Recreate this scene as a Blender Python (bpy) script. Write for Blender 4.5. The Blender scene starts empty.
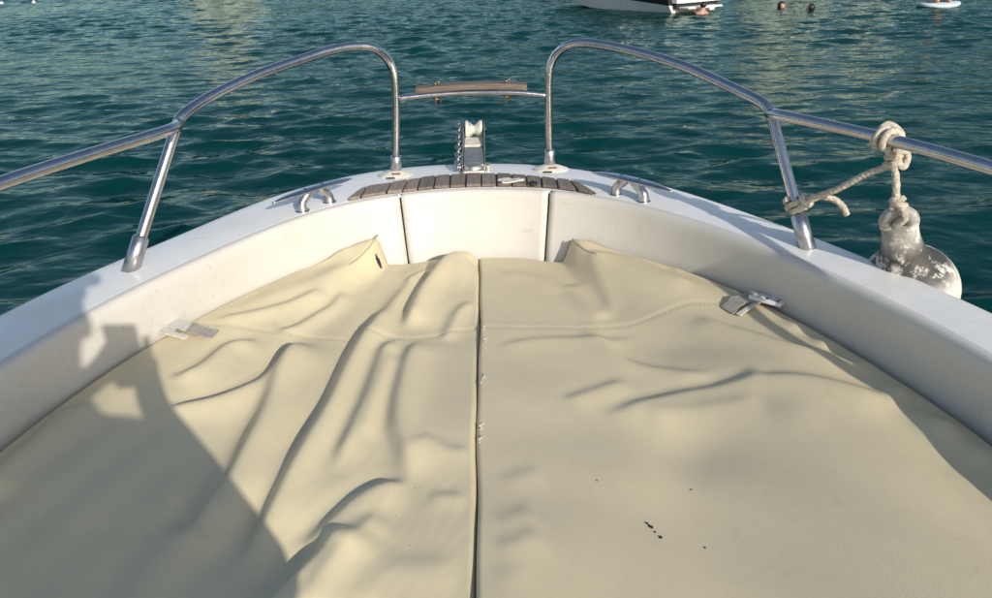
import bpy, bmesh, math, random
import numpy as np
from mathutils import Vector, Matrix

random.seed(7)
rng = np.random.default_rng(11)
scene = bpy.context.scene
COL = scene.collection

# ------------------------------------------------------------------ camera
F_PX, CX, CY = 749.0, 496.0, 299.0
PITCH, ROLL = math.radians(25.0), math.radians(1.8)
CAM = np.array([0.0, 0.0, 1.74])
_f = np.array([0, math.cos(PITCH), -math.sin(PITCH)])
_u0 = np.array([0, math.sin(PITCH), math.cos(PITCH)])
_r0 = np.array([1.0, 0, 0])
_R = math.cos(ROLL) * _r0 - math.sin(ROLL) * _u0
_U = math.cos(ROLL) * _u0 + math.sin(ROLL) * _r0
cam_data = bpy.data.cameras.new('camera')
cam = bpy.data.objects.new('camera', cam_data)
COL.objects.link(cam)
cam_data.sensor_width = 36.0
cam_data.sensor_fit = 'HORIZONTAL'
cam_data.lens = F_PX / 992.0 * 36.0
cam_data.clip_start = 0.005
cam_data.clip_end = 20000
M = Matrix.Identity(4)
for i in range(3):
    M[i][0], M[i][1], M[i][2], M[i][3] = _R[i], _U[i], -_f[i], CAM[i]
cam.matrix_world = M
scene.camera = cam

# ------------------------------------------------------------------ sky and sun
SUN = Vector((0.445, -0.801, 0.402)).normalized()
SUN_EL = math.asin(SUN.z)
world = bpy.data.worlds.new('World')
scene.world = world
world.use_nodes = True
wn = world.node_tree
bg = wn.nodes['Background']
sky = wn.nodes.new('ShaderNodeTexSky')
sky.sky_type = 'NISHITA'
sky.sun_disc = False
sky.sun_elevation = SUN_EL
sky.sun_rotation = math.atan2(SUN.x, SUN.y)
sky.air_density = 1.0
sky.dust_density = 1.0
sky.ozone_density = 1.0
wn.links.new(sky.outputs[0], bg.inputs[0])
bg.inputs[1].default_value = 0.135
sun_data = bpy.data.lights.new('sun', 'SUN')
sun = bpy.data.objects.new('sun', sun_data)
COL.objects.link(sun)
sun_data.energy = 3.95
sun_data.angle = math.radians(0.53)
sun_data.color = (1.0, 0.945, 0.86)
sun.rotation_euler = SUN.to_track_quat('Z', 'Y').to_euler()
scene.view_settings.view_transform = 'Standard'
scene.view_settings.look = 'None'
scene.view_settings.exposure = 0.1
scene.view_settings.gamma = 1.0

# ------------------------------------------------------------------ survey helpers (pixel of the photograph -> place in the boat)
def ray(px, py):
    return _R * (px - CX) / F_PX + _U * (CY - py) / F_PX + _f
def onz(px, py, z):
    d = ray(px, py)
    return CAM + d * ((z - CAM[2]) / d[2])
def ony(px, py, y):
    d = ray(px, py)
    return CAM + d * (y / d[1])

# ------------------------------------------------------------------ object helpers
def mesh_obj(name, verts, faces, mat=None, parent=None, smooth=True, edges=()):
    me = bpy.data.meshes.new(name)
    me.from_pydata([tuple(map(float, v)) for v in verts], list(edges), [tuple(map(int, f)) for f in faces])
    me.update()
    if smooth:
        me.polygons.foreach_set('use_smooth', [True] * len(me.polygons))
    o = bpy.data.objects.new(name, me)
    COL.objects.link(o)
    if mat:
        me.materials.append(mat)
    if parent:
        o.parent = parent
    return o
def bm_obj(name, bm, mat=None, parent=None, smooth=False):
    bmesh.ops.recalc_face_normals(bm, faces=bm.faces[:])
    me = bpy.data.meshes.new(name)
    bm.to_mesh(me)
    bm.free()
    if smooth:
        me.polygons.foreach_set('use_smooth', [True] * len(me.polygons))
    o = bpy.data.objects.new(name, me)
    COL.objects.link(o)
    if mat:
        me.materials.append(mat)
    if parent:
        o.parent = parent
    return o
def thing(name, label, cat, loc=(0, 0, 0), group=None):
    o = bpy.data.objects.new(name, None)
    COL.objects.link(o)
    o.location = loc
    o.empty_display_size = 0.1
    return tag(o, label, cat, group)
def tag(o, label=None, cat=None, group=None, kind=None):
    if label: o['label'] = label
    if cat: o['category'] = cat
    if group: o['group'] = group
    if kind: o['kind'] = kind
    return o
def catmull(pts, n=8, closed=False):
    P = [np.array(p, float) for p in pts]
    out = []
    m = len(P)
    for i in range(m - 1):
        p0 = P[i - 1] if i > 0 else 2 * P[0] - P[1]
        p1, p2 = P[i], P[i + 1]
        p3 = P[i + 2] if i + 2 < m else 2 * P[-1] - P[-2]
        for k in range(n):
            t = k / n
            out.append(0.5 * ((2 * p1) + (-p0 + p2) * t + (2 * p0 - 5 * p1 + 4 * p2 - p3) * t * t + (-p0 + 3 * p1 - 3 * p2 + p3) * t ** 3))
    out.append(P[-1])
    return np.array(out)
def resample(P, n):
    P = np.asarray(P, float)
    s = np.concatenate([[0], np.cumsum(np.linalg.norm(np.diff(P, axis=0), axis=1))])
    t = np.linspace(0, s[-1], n)
    return np.stack([np.interp(t, s, P[:, k]) for k in range(P.shape[1])], 1)
def tube_geo(P, rad, seg=14, strands=0, pitch=0.03, depth=0.18, caps=True):
    P = np.asarray(P, float)
    n = len(P)
    T = np.gradient(P, axis=0)
    T /= np.linalg.norm(T, axis=1)[:, None] + 1e-12
    ref = np.array([0, 0, 1.0]) if abs(T[0][2]) < 0.9 else np.array([1.0, 0, 0])
    N = np.cross(T[0], ref); N /= np.linalg.norm(N)
    s = np.concatenate([[0], np.cumsum(np.linalg.norm(np.diff(P, axis=0), axis=1))])
    r = np.broadcast_to(np.asarray(rad, float), (n,)) if np.ndim(rad) else np.full(n, rad)
    V, Fc = [], []
    for i in range(n):
        N = N - T[i] * np.dot(N, T[i]); N /= np.linalg.norm(N) + 1e-12
        B = np.cross(T[i], N)
        for k in range(seg):
            a = 2 * math.pi * k / seg
            rr = r[i]
            if strands:
                w1 = math.cos(strands * a - 2 * math.pi * s[i] / pitch)
                w2 = math.cos(strands * a + 2 * math.pi * s[i] / pitch)
                rr *= 1 + depth * (max(w1, w2) - 0.5)
            V.append(P[i] + rr * (math.cos(a) * N + math.sin(a) * B))
    for i in range(n - 1):
        for k in range(seg):
            k2 = (k + 1) % seg
            Fc.append((i * seg + k, i * seg + k2, (i + 1) * seg + k2, (i + 1) * seg + k))
    if caps:
        Fc.append(tuple(range(seg - 1, -1, -1)))
        Fc.append(tuple((n - 1) * seg + k for k in range(seg)))
    return V, Fc
def tube(name, P, rad, mat, parent=None, **kw):
    V, Fc = tube_geo(P, rad, **kw)
    return mesh_obj(name, V, Fc, mat, parent)
def join_geo(parts):
    V, Fc = [], []
    for v, f in parts:
        o = len(V)
        V += list(v)
        Fc += [tuple(i + o for i in q) for q in f]
    return V, Fc
def loft(rows, closed=False):
    """rows: list of equally long point lists"""
    n, m = len(rows), len(rows[0])
    V = [p for r in rows for p in r]
    Fc = []
    for i in range(n - 1):
        for k in range(m if closed else m - 1):
            k2 = (k + 1) % m
            Fc.append((i * m + k, i * m + k2, (i + 1) * m + k2, (i + 1) * m + k))
    return V, Fc
def box_bm(bm, c, s, bevel=0.0, mat=None):
    r = bmesh.ops.create_cube(bm, size=1.0)
    vs = r['verts']
    for v in vs:
        v.co = Vector((v.co.x * s[0], v.co.y * s[1], v.co.z * s[2]))
    if bevel:
        es = list({e for v in vs for e in v.link_edges})
        g = bmesh.ops.bevel(bm, geom=es, offset=bevel, segments=2, profile=0.6, affect='EDGES')
        vs = list({v for f in g['faces'] for v in f.verts} | {v for v in vs if v.is_valid})
    for v in vs:
        if mat is not None:
            v.co = mat @ v.co
        v.co += Vector(c)
    return vs
def lathe_geo(profile, seg=24, center=(0, 0, 0), rot=None):
    V, Fc = [], []
    m = len(profile)
    for k in range(seg):
        a = 2 * math.pi * k / seg
        for r, z in profile:
            v = Vector((r * math.cos(a), r * math.sin(a), z))
            if rot is not None:
                v = rot @ v
            V.append(np.array(v) + np.array(center))
    for k in range(seg):
        k2 = (k + 1) % seg
        for i in range(m - 1):
            Fc.append((k * m + i, k2 * m + i, k2 * m + i + 1, k * m + i + 1))
    return V, Fc

# ------------------------------------------------------------------ materials
def new_mat(name):
    m = bpy.data.materials.new(name)
    m.use_nodes = True
    nt = m.node_tree
    return m, nt, nt.nodes['Principled BSDF']
def nd(nt, t, **kw):
    n = nt.nodes.new(t)
    for k, v in kw.items():
        setattr(n, k, v)
    return n
def ramp(nt, fac, stops):
    r = nd(nt, 'ShaderNodeValToRGB')
    el = r.color_ramp.elements
    while len(el) < len(stops):
        el.new(0.5)
    for e, (p, c) in zip(el, stops):
        e.position = p
        e.color = (*c, 1) if len(c) == 3 else c
    nt.links.new(fac, r.inputs[0])
    return r.outputs[0]
def noise(nt, scale, detail=4, rough=0.55, vec=None, dist=0.0):
    n = nd(nt, 'ShaderNodeTexNoise')
    n.inputs['Scale'].default_value = scale
    n.inputs['Detail'].default_value = detail
    n.inputs['Roughness'].default_value = rough
    n.inputs['Distortion'].default_value = dist
    if vec is None:
        g = nd(nt, 'ShaderNodeNewGeometry')
        vec = g.outputs['Position']
    nt.links.new(vec, n.inputs['Vector'])
    return n.outputs['Fac']
def bump(nt, p, h, strength, dist=0.01, prev=None):
    b = nd(nt, 'ShaderNodeBump')
    b.inputs['Strength'].default_value = strength
    b.inputs['Distance'].default_value = dist
    nt.links.new(h, b.inputs['Height'])
    if prev is not None:
        nt.links.new(prev, b.inputs['Normal'])
    nt.links.new(b.outputs[0], p.inputs['Normal'])
    return b.outputs[0]
def mixc(nt, fac, a, b):
    m = nd(nt, 'ShaderNodeMix', data_type='RGBA')
    if isinstance(fac, float): m.inputs[0].default_value = fac
    else: nt.links.new(fac, m.inputs[0])
    for sock, v in ((m.inputs[6], a), (m.inputs[7], b)):
        if isinstance(v, tuple): sock.default_value = (*v, 1)
        else: nt.links.new(v, sock)
    return m.outputs[2]
def scaled_pos(nt, s, obj=False):
    g = nd(nt, 'ShaderNodeTexCoord') if obj else nd(nt, 'ShaderNodeNewGeometry')
    mp = nd(nt, 'ShaderNodeMapping')
    mp.inputs['Scale'].default_value = s
    nt.links.new(g.outputs['Object' if obj else 'Position'], mp.inputs[0])
    return mp.outputs[0]

def gelcoat(name, base, dirt, rough=0.32, dirt_amt=0.55):
    m, nt, p = new_mat(name)
    n1 = noise(nt, 5, 6, 0.65)
    n2 = noise(nt, 38, 4, 0.6)
    a = ramp(nt, n1, [(0.45, base), (0.78, tuple(b + (d - b) * dirt_amt for b, d in zip(base, dirt)))])
    sp = ramp(nt, n2, [(0.66, (0, 0, 0)), (0.80, (0.45, 0.45, 0.45))])
    g1 = mixc(nt, sp, a, dirt)
    st = noise(nt, 1.0, 5, 0.7, scaled_pos(nt, (6, 55, 30)), 0.6)
    scf = ramp(nt, st, [(0.60, (0, 0, 0)), (0.70, (0.38, 0.38, 0.38))])
    g1 = mixc(nt, scf, g1, tuple(d * 0.72 for d in dirt))
    nt.links.new(g1, p.inputs['Base Color'])
    r = ramp(nt, n1, [(0.3, (rough,) * 3), (0.8, (rough + 0.2,) * 3)])
    nt.links.new(r, p.inputs['Roughness'])
    bump(nt, p, noise(nt, 60, 3), 0.03, 0.004)
    return m
MAT = {}
MAT['deck'] = gelcoat('deck_gelcoat', (0.81, 0.785, 0.735), (0.66, 0.62, 0.55), 0.24)
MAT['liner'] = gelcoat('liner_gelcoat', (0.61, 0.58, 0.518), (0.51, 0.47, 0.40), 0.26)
MAT['hull'] = gelcoat('hull_gelcoat', (0.78, 0.77, 0.74), (0.55, 0.52, 0.42))
def simple(name, col, rough=0.5, metal=0.0, var=0.25, scale=20, bmp=0.0, spec=0.5):
    m, nt, p = new_mat(name)
    n1 = noise(nt, scale, 5, 0.6)
    c2 = tuple(c * (1 - var) for c in col)
    nt.links.new(ramp(nt, n1, [(0.35, col), (0.75, c2)]), p.inputs['Base Color'])
    p.inputs['Roughness'].default_value = rough
    p.inputs['Metallic'].default_value = metal
    p.inputs['Specular IOR Level'].default_value = spec
    if bmp:
        bump(nt, p, noise(nt, scale * 3, 3), bmp, 0.004)
    return m
def steel_mat(name, base, rough):
    m, nt, p = new_mat(name)
    p.inputs['Metallic'].default_value = 1.0
    n1 = noise(nt, 30, 5, 0.65)
    nt.links.new(ramp(nt, n1, [(0.4, base), (0.8, tuple(b * 0.72 for b in base))]), p.inputs['Base Color'])
    nt.links.new(ramp(nt, noise(nt, 90, 3), [(0.3, (rough,) * 3), (0.75, (rough + 0.16,) * 3)]), p.inputs['Roughness'])
    return m
MAT['steel'] = steel_mat('stainless_steel', (0.54, 0.53, 0.535), 0.16)
MAT['sleeve'] = steel_mat('brushed_steel', (0.50, 0.50, 0.52), 0.28)
MAT['dull_steel'] = steel_mat('dull_steel', (0.56, 0.54, 0.48), 0.45)
MAT['chain'] = steel_mat('galvanised_chain', (0.42, 0.42, 0.42), 0.42)
MAT['black'] = simple('black_rubber', (0.012, 0.012, 0.013), 0.6)
MAT['dark_gap'] = simple('dark_gap', (0.015, 0.014, 0.013), 0.9)
MAT['white_plastic'] = simple('aged_white_plastic', (0.72, 0.68, 0.58), 0.45, 0, 0.3, 45, 0.05)
MAT['roller_plastic'] = simple('roller_plastic', (0.66, 0.64, 0.54), 0.5, 0, 0.35, 40, 0.05)
MAT['brass'] = steel_mat('tarnished_bronze', (0.40, 0.30, 0.18), 0.4)
MAT['rust'] = simple('rust', (0.22, 0.08, 0.035), 0.8)

def teak_mat(name, axis_scale, c1, c2):
    m, nt, p = new_mat(name)
    v = scaled_pos(nt, axis_scale)
    n1 = noise(nt, 1.0, 6, 0.65, v)
    oi = nd(nt, 'ShaderNodeObjectInfo')
    base = ramp(nt, n1, [(0.28, c2), (0.62, c1), (0.9, tuple(min(1, c * 1.35) for c in c1))])
    hv = nd(nt, 'ShaderNodeHueSaturation')
    mr = nd(nt, 'ShaderNodeMapRange')
    mr.inputs['To Min'].default_value = 0.72
    mr.inputs['To Max'].default_value = 1.22
    nt.links.new(oi.outputs['Random'], mr.inputs[0])
    nt.links.new(mr.outputs[0], hv.inputs['Value'])
    nt.links.new(base, hv.inputs['Color'])
    nt.links.new(hv.outputs[0], p.inputs['Base Color'])
    p.inputs['Roughness'].default_value = 0.75
    bump(nt, p, n1, 0.35, 0.003)
    return m
MAT['teak'] = teak_mat('weathered_teak', (140, 14, 40), (0.26, 0.21, 0.165), (0.13, 0.10, 0.08))
MAT['teak_board'] = teak_mat('weathered_board', (10, 160, 160), (0.15, 0.118, 0.092), (0.065, 0.05, 0.038))

def vinyl():
    m, nt, p = new_mat('cream_vinyl')
    n1 = noise(nt, 2.2, 5, 0.6)
    n2 = noise(nt, 17, 6, 0.7)
    a = ramp(nt, n1, [(0.3, (0.67, 0.572, 0.368)), (0.7, (0.61, 0.522, 0.34))])
    sp = ramp(nt, n2, [(0.60, (0, 0, 0)), (0.82, (0.5, 0.5, 0.5))])
    b = mixc(nt, sp, a, (0.49, 0.40, 0.225))
    vo = nd(nt, 'ShaderNodeTexVoronoi')
    vo.inputs['Scale'].default_value = 26
    g = nd(nt, 'ShaderNodeNewGeometry')
    nt.links.new(g.outputs['Position'], vo.inputs['Vector'])
    spot = ramp(nt, vo.outputs['Distance'], [(0.035, (0.55, 0.55, 0.55)), (0.055, (0, 0, 0))])
    msk = ramp(nt, noise(nt, 3.1, 2), [(0.56, (0, 0, 0)), (0.66, (1, 1, 1))])
    mm = nd(nt, 'ShaderNodeMix', data_type='RGBA', blend_type='MULTIPLY')
    mm.inputs[0].default_value = 1.0
    nt.links.new(spot, mm.inputs[6]); nt.links.new(msk, mm.inputs[7])
    c = mixc(nt, mm.outputs[2], b, (0.20, 0.16, 0.10))
    n3 = noise(nt, 6.5, 7, 0.72, None, 0.8)
    tide = ramp(nt, n3, [(0.50, (0, 0, 0)), (0.56, (0.10, 0.10, 0.10)), (0.60, (0.06, 0.06, 0.06)), (0.75, (0.16, 0.16, 0.16))])
    c = mixc(nt, tide, c, (0.44, 0.385, 0.27))
    nt.links.new(c, p.inputs['Base Color'])
    nt.links.new(ramp(nt, n3, [(0.3, (0.36,) * 3), (0.7, (0.56,) * 3)]), p.inputs['Roughness'])
    p.inputs['Specular IOR Level'].default_value = 0.35
    v2 = nd(nt, 'ShaderNodeTexVoronoi')
    v2.inputs['Scale'].default_value = 420
    nt.links.new(g.outputs['Position'], v2.inputs['Vector'])
    b1 = bump(nt, p, v2.outputs['Distance'], 0.13, 0.0011)
    bump(nt, p, noise(nt, 40, 4, 0.6), 0.07, 0.004, b1)
    return m
MAT['vinyl'] = vinyl()
MAT['piping'] = simple('cream_piping', (0.50, 0.43, 0.29), 0.5, 0, 0.3, 30)
MAT['webbing'] = simple('frayed_white_webbing', (0.40, 0.365, 0.31), 0.85, 0, 0.35, 70, 0.4)
MAT['tape'] = simple('white_tape', (0.62, 0.60, 0.54), 0.5, 0, 0.2, 60, 0.1)
MAT['buckle'] = simple('white_buckle_plastic', (0.78, 0.76, 0.70), 0.4, 0, 0.15, 50)
MAT['thread'] = simple('loose_white_thread', (0.72, 0.68, 0.58), 0.9)

def rope_mat():
    m, nt, p = new_mat('weathered_rope')
    n1 = noise(nt, 160, 4, 0.7)
    n2 = noise(nt, 22, 3)
    a = ramp(nt, n1, [(0.3, (0.34, 0.29, 0.22)), (0.6, (0.62, 0.56, 0.46))])
    nt.links.new(mixc(nt, ramp(nt, n2, [(0.45, (0, 0, 0)), (0.75, (0.6, 0.6, 0.6))]), a, (0.30, 0.25, 0.18)), p.inputs['Base Color'])
    p.inputs['Roughness'].default_value = 0.9
    bump(nt, p, n1, 0.5, 0.003)
    return m
MAT['rope'] = rope_mat()
def fender_mat():
    m, nt, p = new_mat('dirty_fender')
    n1 = noise(nt, 14, 6, 0.7)
    n2 = noise(nt, 60, 5, 0.7)
    tc = nd(nt, 'ShaderNodeTexCoord')
    sx = nd(nt, 'ShaderNodeSeparateXYZ')
    nt.links.new(tc.outputs['Object'], sx.inputs[0])
    # black scuffs smeared over the shoulder of the ball and up the neck
    band = ramp(nt, sx.outputs['Z'], [(0.03, (0, 0, 0)), (0.07, (1, 1, 1)), (0.13, (1, 1, 1)), (0.17, (0.55, 0.55, 0.55))])
    vs = scaled_pos(nt, (17, 17, 15), True)
    sm = ramp(nt, noise(nt, 1.0, 7, 0.7, vs), [(0.40, (0.0, 0.0, 0.0)), (0.475, (0.97, 0.97, 0.97))])
    mm = nd(nt, 'ShaderNodeMix', data_type='RGBA', blend_type='MULTIPLY')
    mm.inputs[0].default_value = 1.0
    nt.links.new(band, mm.inputs[6]); nt.links.new(sm, mm.inputs[7])
    white = ramp(nt, n2, [(0.4, (0.74, 0.70, 0.62)), (0.75, (0.45, 0.42, 0.36))])
    nt.links.new(mixc(nt, mm.outputs[2], white, (0.035, 0.032, 0.028)), p.inputs['Base Color'])
    p.inputs['Roughness'].default_value = 0.55
    bump(nt, p, n2, 0.2, 0.003)
    return m
MAT['fender'] = fender_mat()

def water_mat():
    m, nt, p = new_mat('sea_water')
    nt.nodes.remove(p)
    out = nt.nodes['Material Output']
    n0 = noise(nt, 0.12, 3)
    df = nd(nt, 'ShaderNodeBsdfDiffuse')
    nt.links.new(ramp(nt, n0, [(0.3, (0.0004, 0.028, 0.0265)), (0.7, (0.0008, 0.039, 0.0365))]), df.inputs['Color'])
    gl = nd(nt, 'ShaderNodeBsdfGlossy')
    gl.inputs['Color'].default_value = (0.74, 0.88, 0.81, 1)
    gl.inputs['Roughness'].default_value = 0.025
    fr = nd(nt, 'ShaderNodeFresnel')
    fr.inputs['IOR'].default_value = 1.33
    mu = nd(nt, 'ShaderNodeMath', operation='MULTIPLY')
    mu.inputs[1].default_value = 0.58
    nt.links.new(fr.outputs[0], mu.inputs[0])
    mx = nd(nt, 'ShaderNodeMixShader')
    nt.links.new(mu.outputs[0], mx.inputs[0]); nt.links.new(df.outputs[0], mx.inputs[1]); nt.links.new(gl.outputs[0], mx.inputs[2])
    nt.links.new(mx.outputs[0], out.inputs[0])
    v = scaled_pos(nt, (1.0, 1.6, 1.0))
    prev = None
    for sc, st, ds in ((5.0, 0.30, 0.045), (1.7, 0.2, 0.12)):
        h = noise(nt, sc, 1.5, 0.45, v, 0.4)
        bp = nd(nt, 'ShaderNodeBump')
        bp.inputs['Strength'].default_value = st
        bp.inputs['Distance'].default_value = ds
        nt.links.new(h, bp.inputs['Height'])
        if prev is not None: nt.links.new(prev, bp.inputs['Normal'])
        prev = bp.outputs[0]
    for n_ in (gl, fr): nt.links.new(prev, n_.inputs['Normal'])
    return m
MAT['water'] = water_mat()
MAT['skin'] = simple('skin', (0.45, 0.25, 0.17), 0.5, 0, 0.15, 12)
MAT['hair'] = simple('dark_hair', (0.02, 0.014, 0.01), 0.5)
MAT['shirt'] = simple('blue_shirt', (0.08, 0.12, 0.2), 0.85)
MAT['swimsuit'] = simple('red_swimsuit', (0.45, 0.06, 0.03), 0.6)

# ------------------------------------------------------------------ the sea
def axis(lo, hi, step, far):
    core = np.arange(lo, hi + 1e-6, step)
    g = [step * 1.25]
    while sum(g) < far:
        g.append(g[-1] * 1.25)
    g = np.cumsum(g)
    return np.concatenate([(lo - g)[::-1], core, hi + g])
def build_sea():
    xs = axis(-31, 33, 0.085, 6000)
    yc = [-1.5]
    while yc[-1] < 46: yc.append(yc[-1] + 0.055 + 0.0022 * max(0, yc[-1]))
    g = 0.4 * np.cumsum(1.25 ** np.arange(40))
    ys = np.concatenate([(-1.5 - g)[::-1], yc, 46 + g])
    X, Y = np.meshgrid(xs, ys)
    H = np.zeros_like(X); DX = np.zeros_like(X); DY = np.zeros_like(X)
    core = np.clip(np.minimum.reduce([(X + 36) / 5, (38 - X) / 5, (Y + 6) / 5, (54 - Y) / 8]), 0, 1)
    k_list = np.geomspace(2 * math.pi / 2.0, 2 * math.pi / 0.21, 72)
    for k in k_list:
        lam = 2 * math.pi / k
        th = math.radians(-97 + rng.normal(0, 34))
        a = 0.0052 * lam ** 1.05 * rng.uniform(0.55, 1.25)
        if lam < 0.8: a *= 1.2
        if lam > 0.95: a *= 0.42
        dx, dy = math.cos(th), math.sin(th)
        ph = k * (dx * X + dy * Y) + rng.uniform(0, 6.283)
        H += a * np.cos(ph)
        DX -= 1.1 * a * dx * np.sin(ph)
        DY -= 1.1 * a * dy * np.sin(ph)
    # gusts: rougher and calmer patches
    gust = 0.85 + 0.42 * np.sin(0.31 * X + 0.2 * Y + 1.0) * np.sin(0.23 * Y - 0.17 * X)
    amp = core * gust
    V = np.stack([X + DX * amp, Y + DY * amp, H * amp], -1).reshape(-1, 3)
    ny, nx = X.shape
    idx = np.arange(ny * nx).reshape(ny, nx)
    Q = np.stack([idx[:-1, :-1], idx[:-1, 1:], idx[1:, 1:], idx[1:, :-1]], -1).reshape(-1, 4)
    me = bpy.data.meshes.new('sea')
    me.vertices.add(len(V)); me.vertices.foreach_set('co', V.ravel())
    me.loops.add(Q.size); me.loops.foreach_set('vertex_index', Q.ravel().astype(np.int32))
    me.polygons.add(len(Q))
    me.polygons.foreach_set('loop_start', np.arange(0, Q.size, 4, dtype=np.int32))
    me.polygons.foreach_set('use_smooth', np.ones(len(Q), bool))
    me.update(calc_edges=True)
    me.materials.append(MAT['water'])
    o = bpy.data.objects.new('sea', me)
    COL.objects.link(o)
    tag(o, 'dark teal rippled sea water around the boat', None, None, 'structure')
build_sea()

# ------------------------------------------------------------------ the boat we stand in
ZD = 1.05
BX = -0.062
boat = thing('motor_boat', 'white open motorboat bow with stainless rails and cream liner in the foreground', 'boat', (BX, 0, 0))
_children = []
def on_boat(o, parent=None):
    """vertices are written in world places; keep them there under the boat's empty"""
    if parent is None:
        o.parent = boat
        o.matrix_parent_inverse = Matrix.Translation((-BX, 0, 0))
    else:
        o.parent = parent
    return o
outer_px = [(0, 311), (80, 273), (120, 257), (200, 224), (245, 204.5), (293, 187.5), (343, 175), (390, 166.5), (430, 163.5), (474, 162), (520, 161.5), (552, 163.5), (591, 169.5), (660, 182), (740, 208), (821, 237), (869, 255.5), (946, 288.6), (992, 309)]
inner_px = [(0, 370), (80, 320), (160, 279), (241, 243), (305, 216), (347, 204.5), (399, 195.8), (440, 191.8), (474, 190.4), (510, 190), (547, 191.2), (599, 198), (645, 208.5), (680, 218.5), (740, 238), (788, 258), (828, 276), (887, 305), (909, 316), (992, 360.6)]
outer = [np.array([-1.28, -2.6]), np.array([-1.34, -1.2]), np.array([-1.32, 0.2]), np.array([-1.215, 0.95])] + [onz(*p, ZD)[:2] for p in outer_px] + [np.array([1.125, 0.9]), np.array([1.22, 0.2]), np.array([1.225, -1.2]), np.array([1.16, -2.6])]
inner = [np.array([-1.05, -2.45]), np.array([-1.11, -1.2]), np.array([-1.10, 0.2]), np.array([-1.015, 0.8])] + [onz(*p, ZD)[:2] for p in inner_px] + [np.array([0.925, 0.75]), np.array([0.965, 0.2]), np.array([1.02, -1.2]), np.array([0.96, -2.45])]
def smooth_curve(P, n, it):
    C = resample(catmull(P, 10), n)
    for _ in range(it):
        C[1:-1] = 0.25 * C[:-2] + 0.5 * C[1:-1] + 0.25 * C[2:]
    return resample(C, n)
NS = 420
INN = smooth_curve(inner, NS, 60)
OUT_D = smooth_curve(outer, 1600, 700)
def curve_normals(C):
    T = np.gradient(C, axis=0); T /= np.linalg.norm(T, axis=1)[:, None]
    return np.stack([T[:, 1], -T[:, 0]], 1)      # points into the boat (right of the aft-port -> bow -> aft-starboard run)
NIN = curve_normals(INN)
# match an outer point to every inner point by angle round a centre well aft of the bow, then by arc
def match_outer():
    sI = np.linspace(0, 1, NS)
    c = np.array([BX, 1.35])
    def ang(P):
        d = P - c
        return np.unwrap(np.arctan2(d[:, 0], d[:, 1]))
    aI, aO = ang(INN), ang(OUT_D)
    return np.stack([np.interp(aI, aO, OUT_D[:, k]) for k in range(2)], 1)
OUTC = match_outer()
NOUT = curve_normals(OUTC)
def smoothstep(a, b, x):
    t = np.clip((x - a) / (b - a), 0, 1)
    return t * t * (3 - 2 * t)
def P3(xy, z):
    return np.array([xy[0], xy[1], z])
# deck strip, rounded outer edge, topsides and bottom in one hull moulding + deck moulding
rows_deck, rows_hull = [], []
for i in range(NS):
    o, n_in, inn = OUTC[i], NOUT[i], INN[i]
    w = inn - o
    L = np.linalg.norm(w); w = w / L
    pts = [P3(o - w * 0.004, ZD - 0.055), P3(o - w * 0.004, ZD - 0.022), P3(o + w * 0.002, ZD - 0.010), P3(o + w * 0.010, ZD - 0.003), P3(o + w * 0.022, ZD + 0.0005)]
    for t in np.linspace(0.12, 1.0, 9):
        q = o + w * (0.022 + (L - 0.022 - 0.012) * t)
        pts.append(P3(q, ZD + 0.0005 + 0.006 * math.sin(math.pi * t) * (1 - 0.25 * t)))
    pts.append(P3(inn - w * 0.012, ZD - 0.02))
    rows_deck.append(pts)
    cx = np.array([BX, min(o[1], 2.0)])
    def toward(f, z, back=0.0):
        q = o + (cx - o) * f
        q = q + np.array([0, -back * max(0, (o[1] - 1.2))])
        return P3(q, z)
    rows_hull.append([P3(o - w * 0.004, ZD - 0.05), P3(o - w * 0.010, ZD - 0.07), P3(o - w * 0.010, ZD - 0.10), P3(o, ZD - 0.115), toward(0.02, 0.85, 0.05), toward(0.07, 0.6, 0.13), toward(0.16, 0.3, 0.22), toward(0.26, 0.05, 0.32), toward(0.5, -0.2, 0.4), toward(1.0, -0.4, 0.45)])
V, Fc = loft(rows_deck); on_boat(mesh_obj('side_deck', V, Fc, MAT['deck']))
V, Fc = loft(rows_hull)
nb = len(V)
m = len(rows_hull[0])
Fc.append(tuple([k for k in range(m)] + [(NS - 1) * m + k for k in range(m - 1, -1, -1)]))   # transom
on_boat(mesh_obj('hull', V, Fc, MAT['hull']))
# inner walls (liner): three mouldings with open joints either side of the anchor locker door
GAP_L = onz(399, 195.8, ZD)[0]
GAP_R = onz(547.5, 191.2, ZD)[0]
def wall_rows(ids):
    rows = []
    for i in ids:
        p, n = INN[i], NIN[i]
        cen = smoothstep(1.75, 2.25, p[1])
        rake = 0.052 * cen - 0.012 * (1 - cen)
        pr = [(-0.022, ZD + 0.0035), (-0.012, ZD + 0.0035), (-0.005, ZD + 0.001), (0.000, ZD - 0.006), (0.003, ZD - 0.016), (0.004, ZD - 0.03)]
        rows.append([P3(p + n * d, z) for d, z in pr] + [P3(p + n * (0.004 + rake * t), ZD - 0.03 - 0.225 * t) for t in (0.25, 0.5, 0.75, 0.92)] + [P3(p + n * (rake + 0.02), 0.80), P3(p + n * (rake + 0.02), 0.16)])
    return rows
front = INN[:, 1] > 1.9
iL = int(np.argmin(np.where(front, abs(INN[:, 0] - (GAP_L)), 9)))
iR = int(np.argmin(np.where(front, abs(INN[:, 0] - (GAP_R)), 9)))
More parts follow.
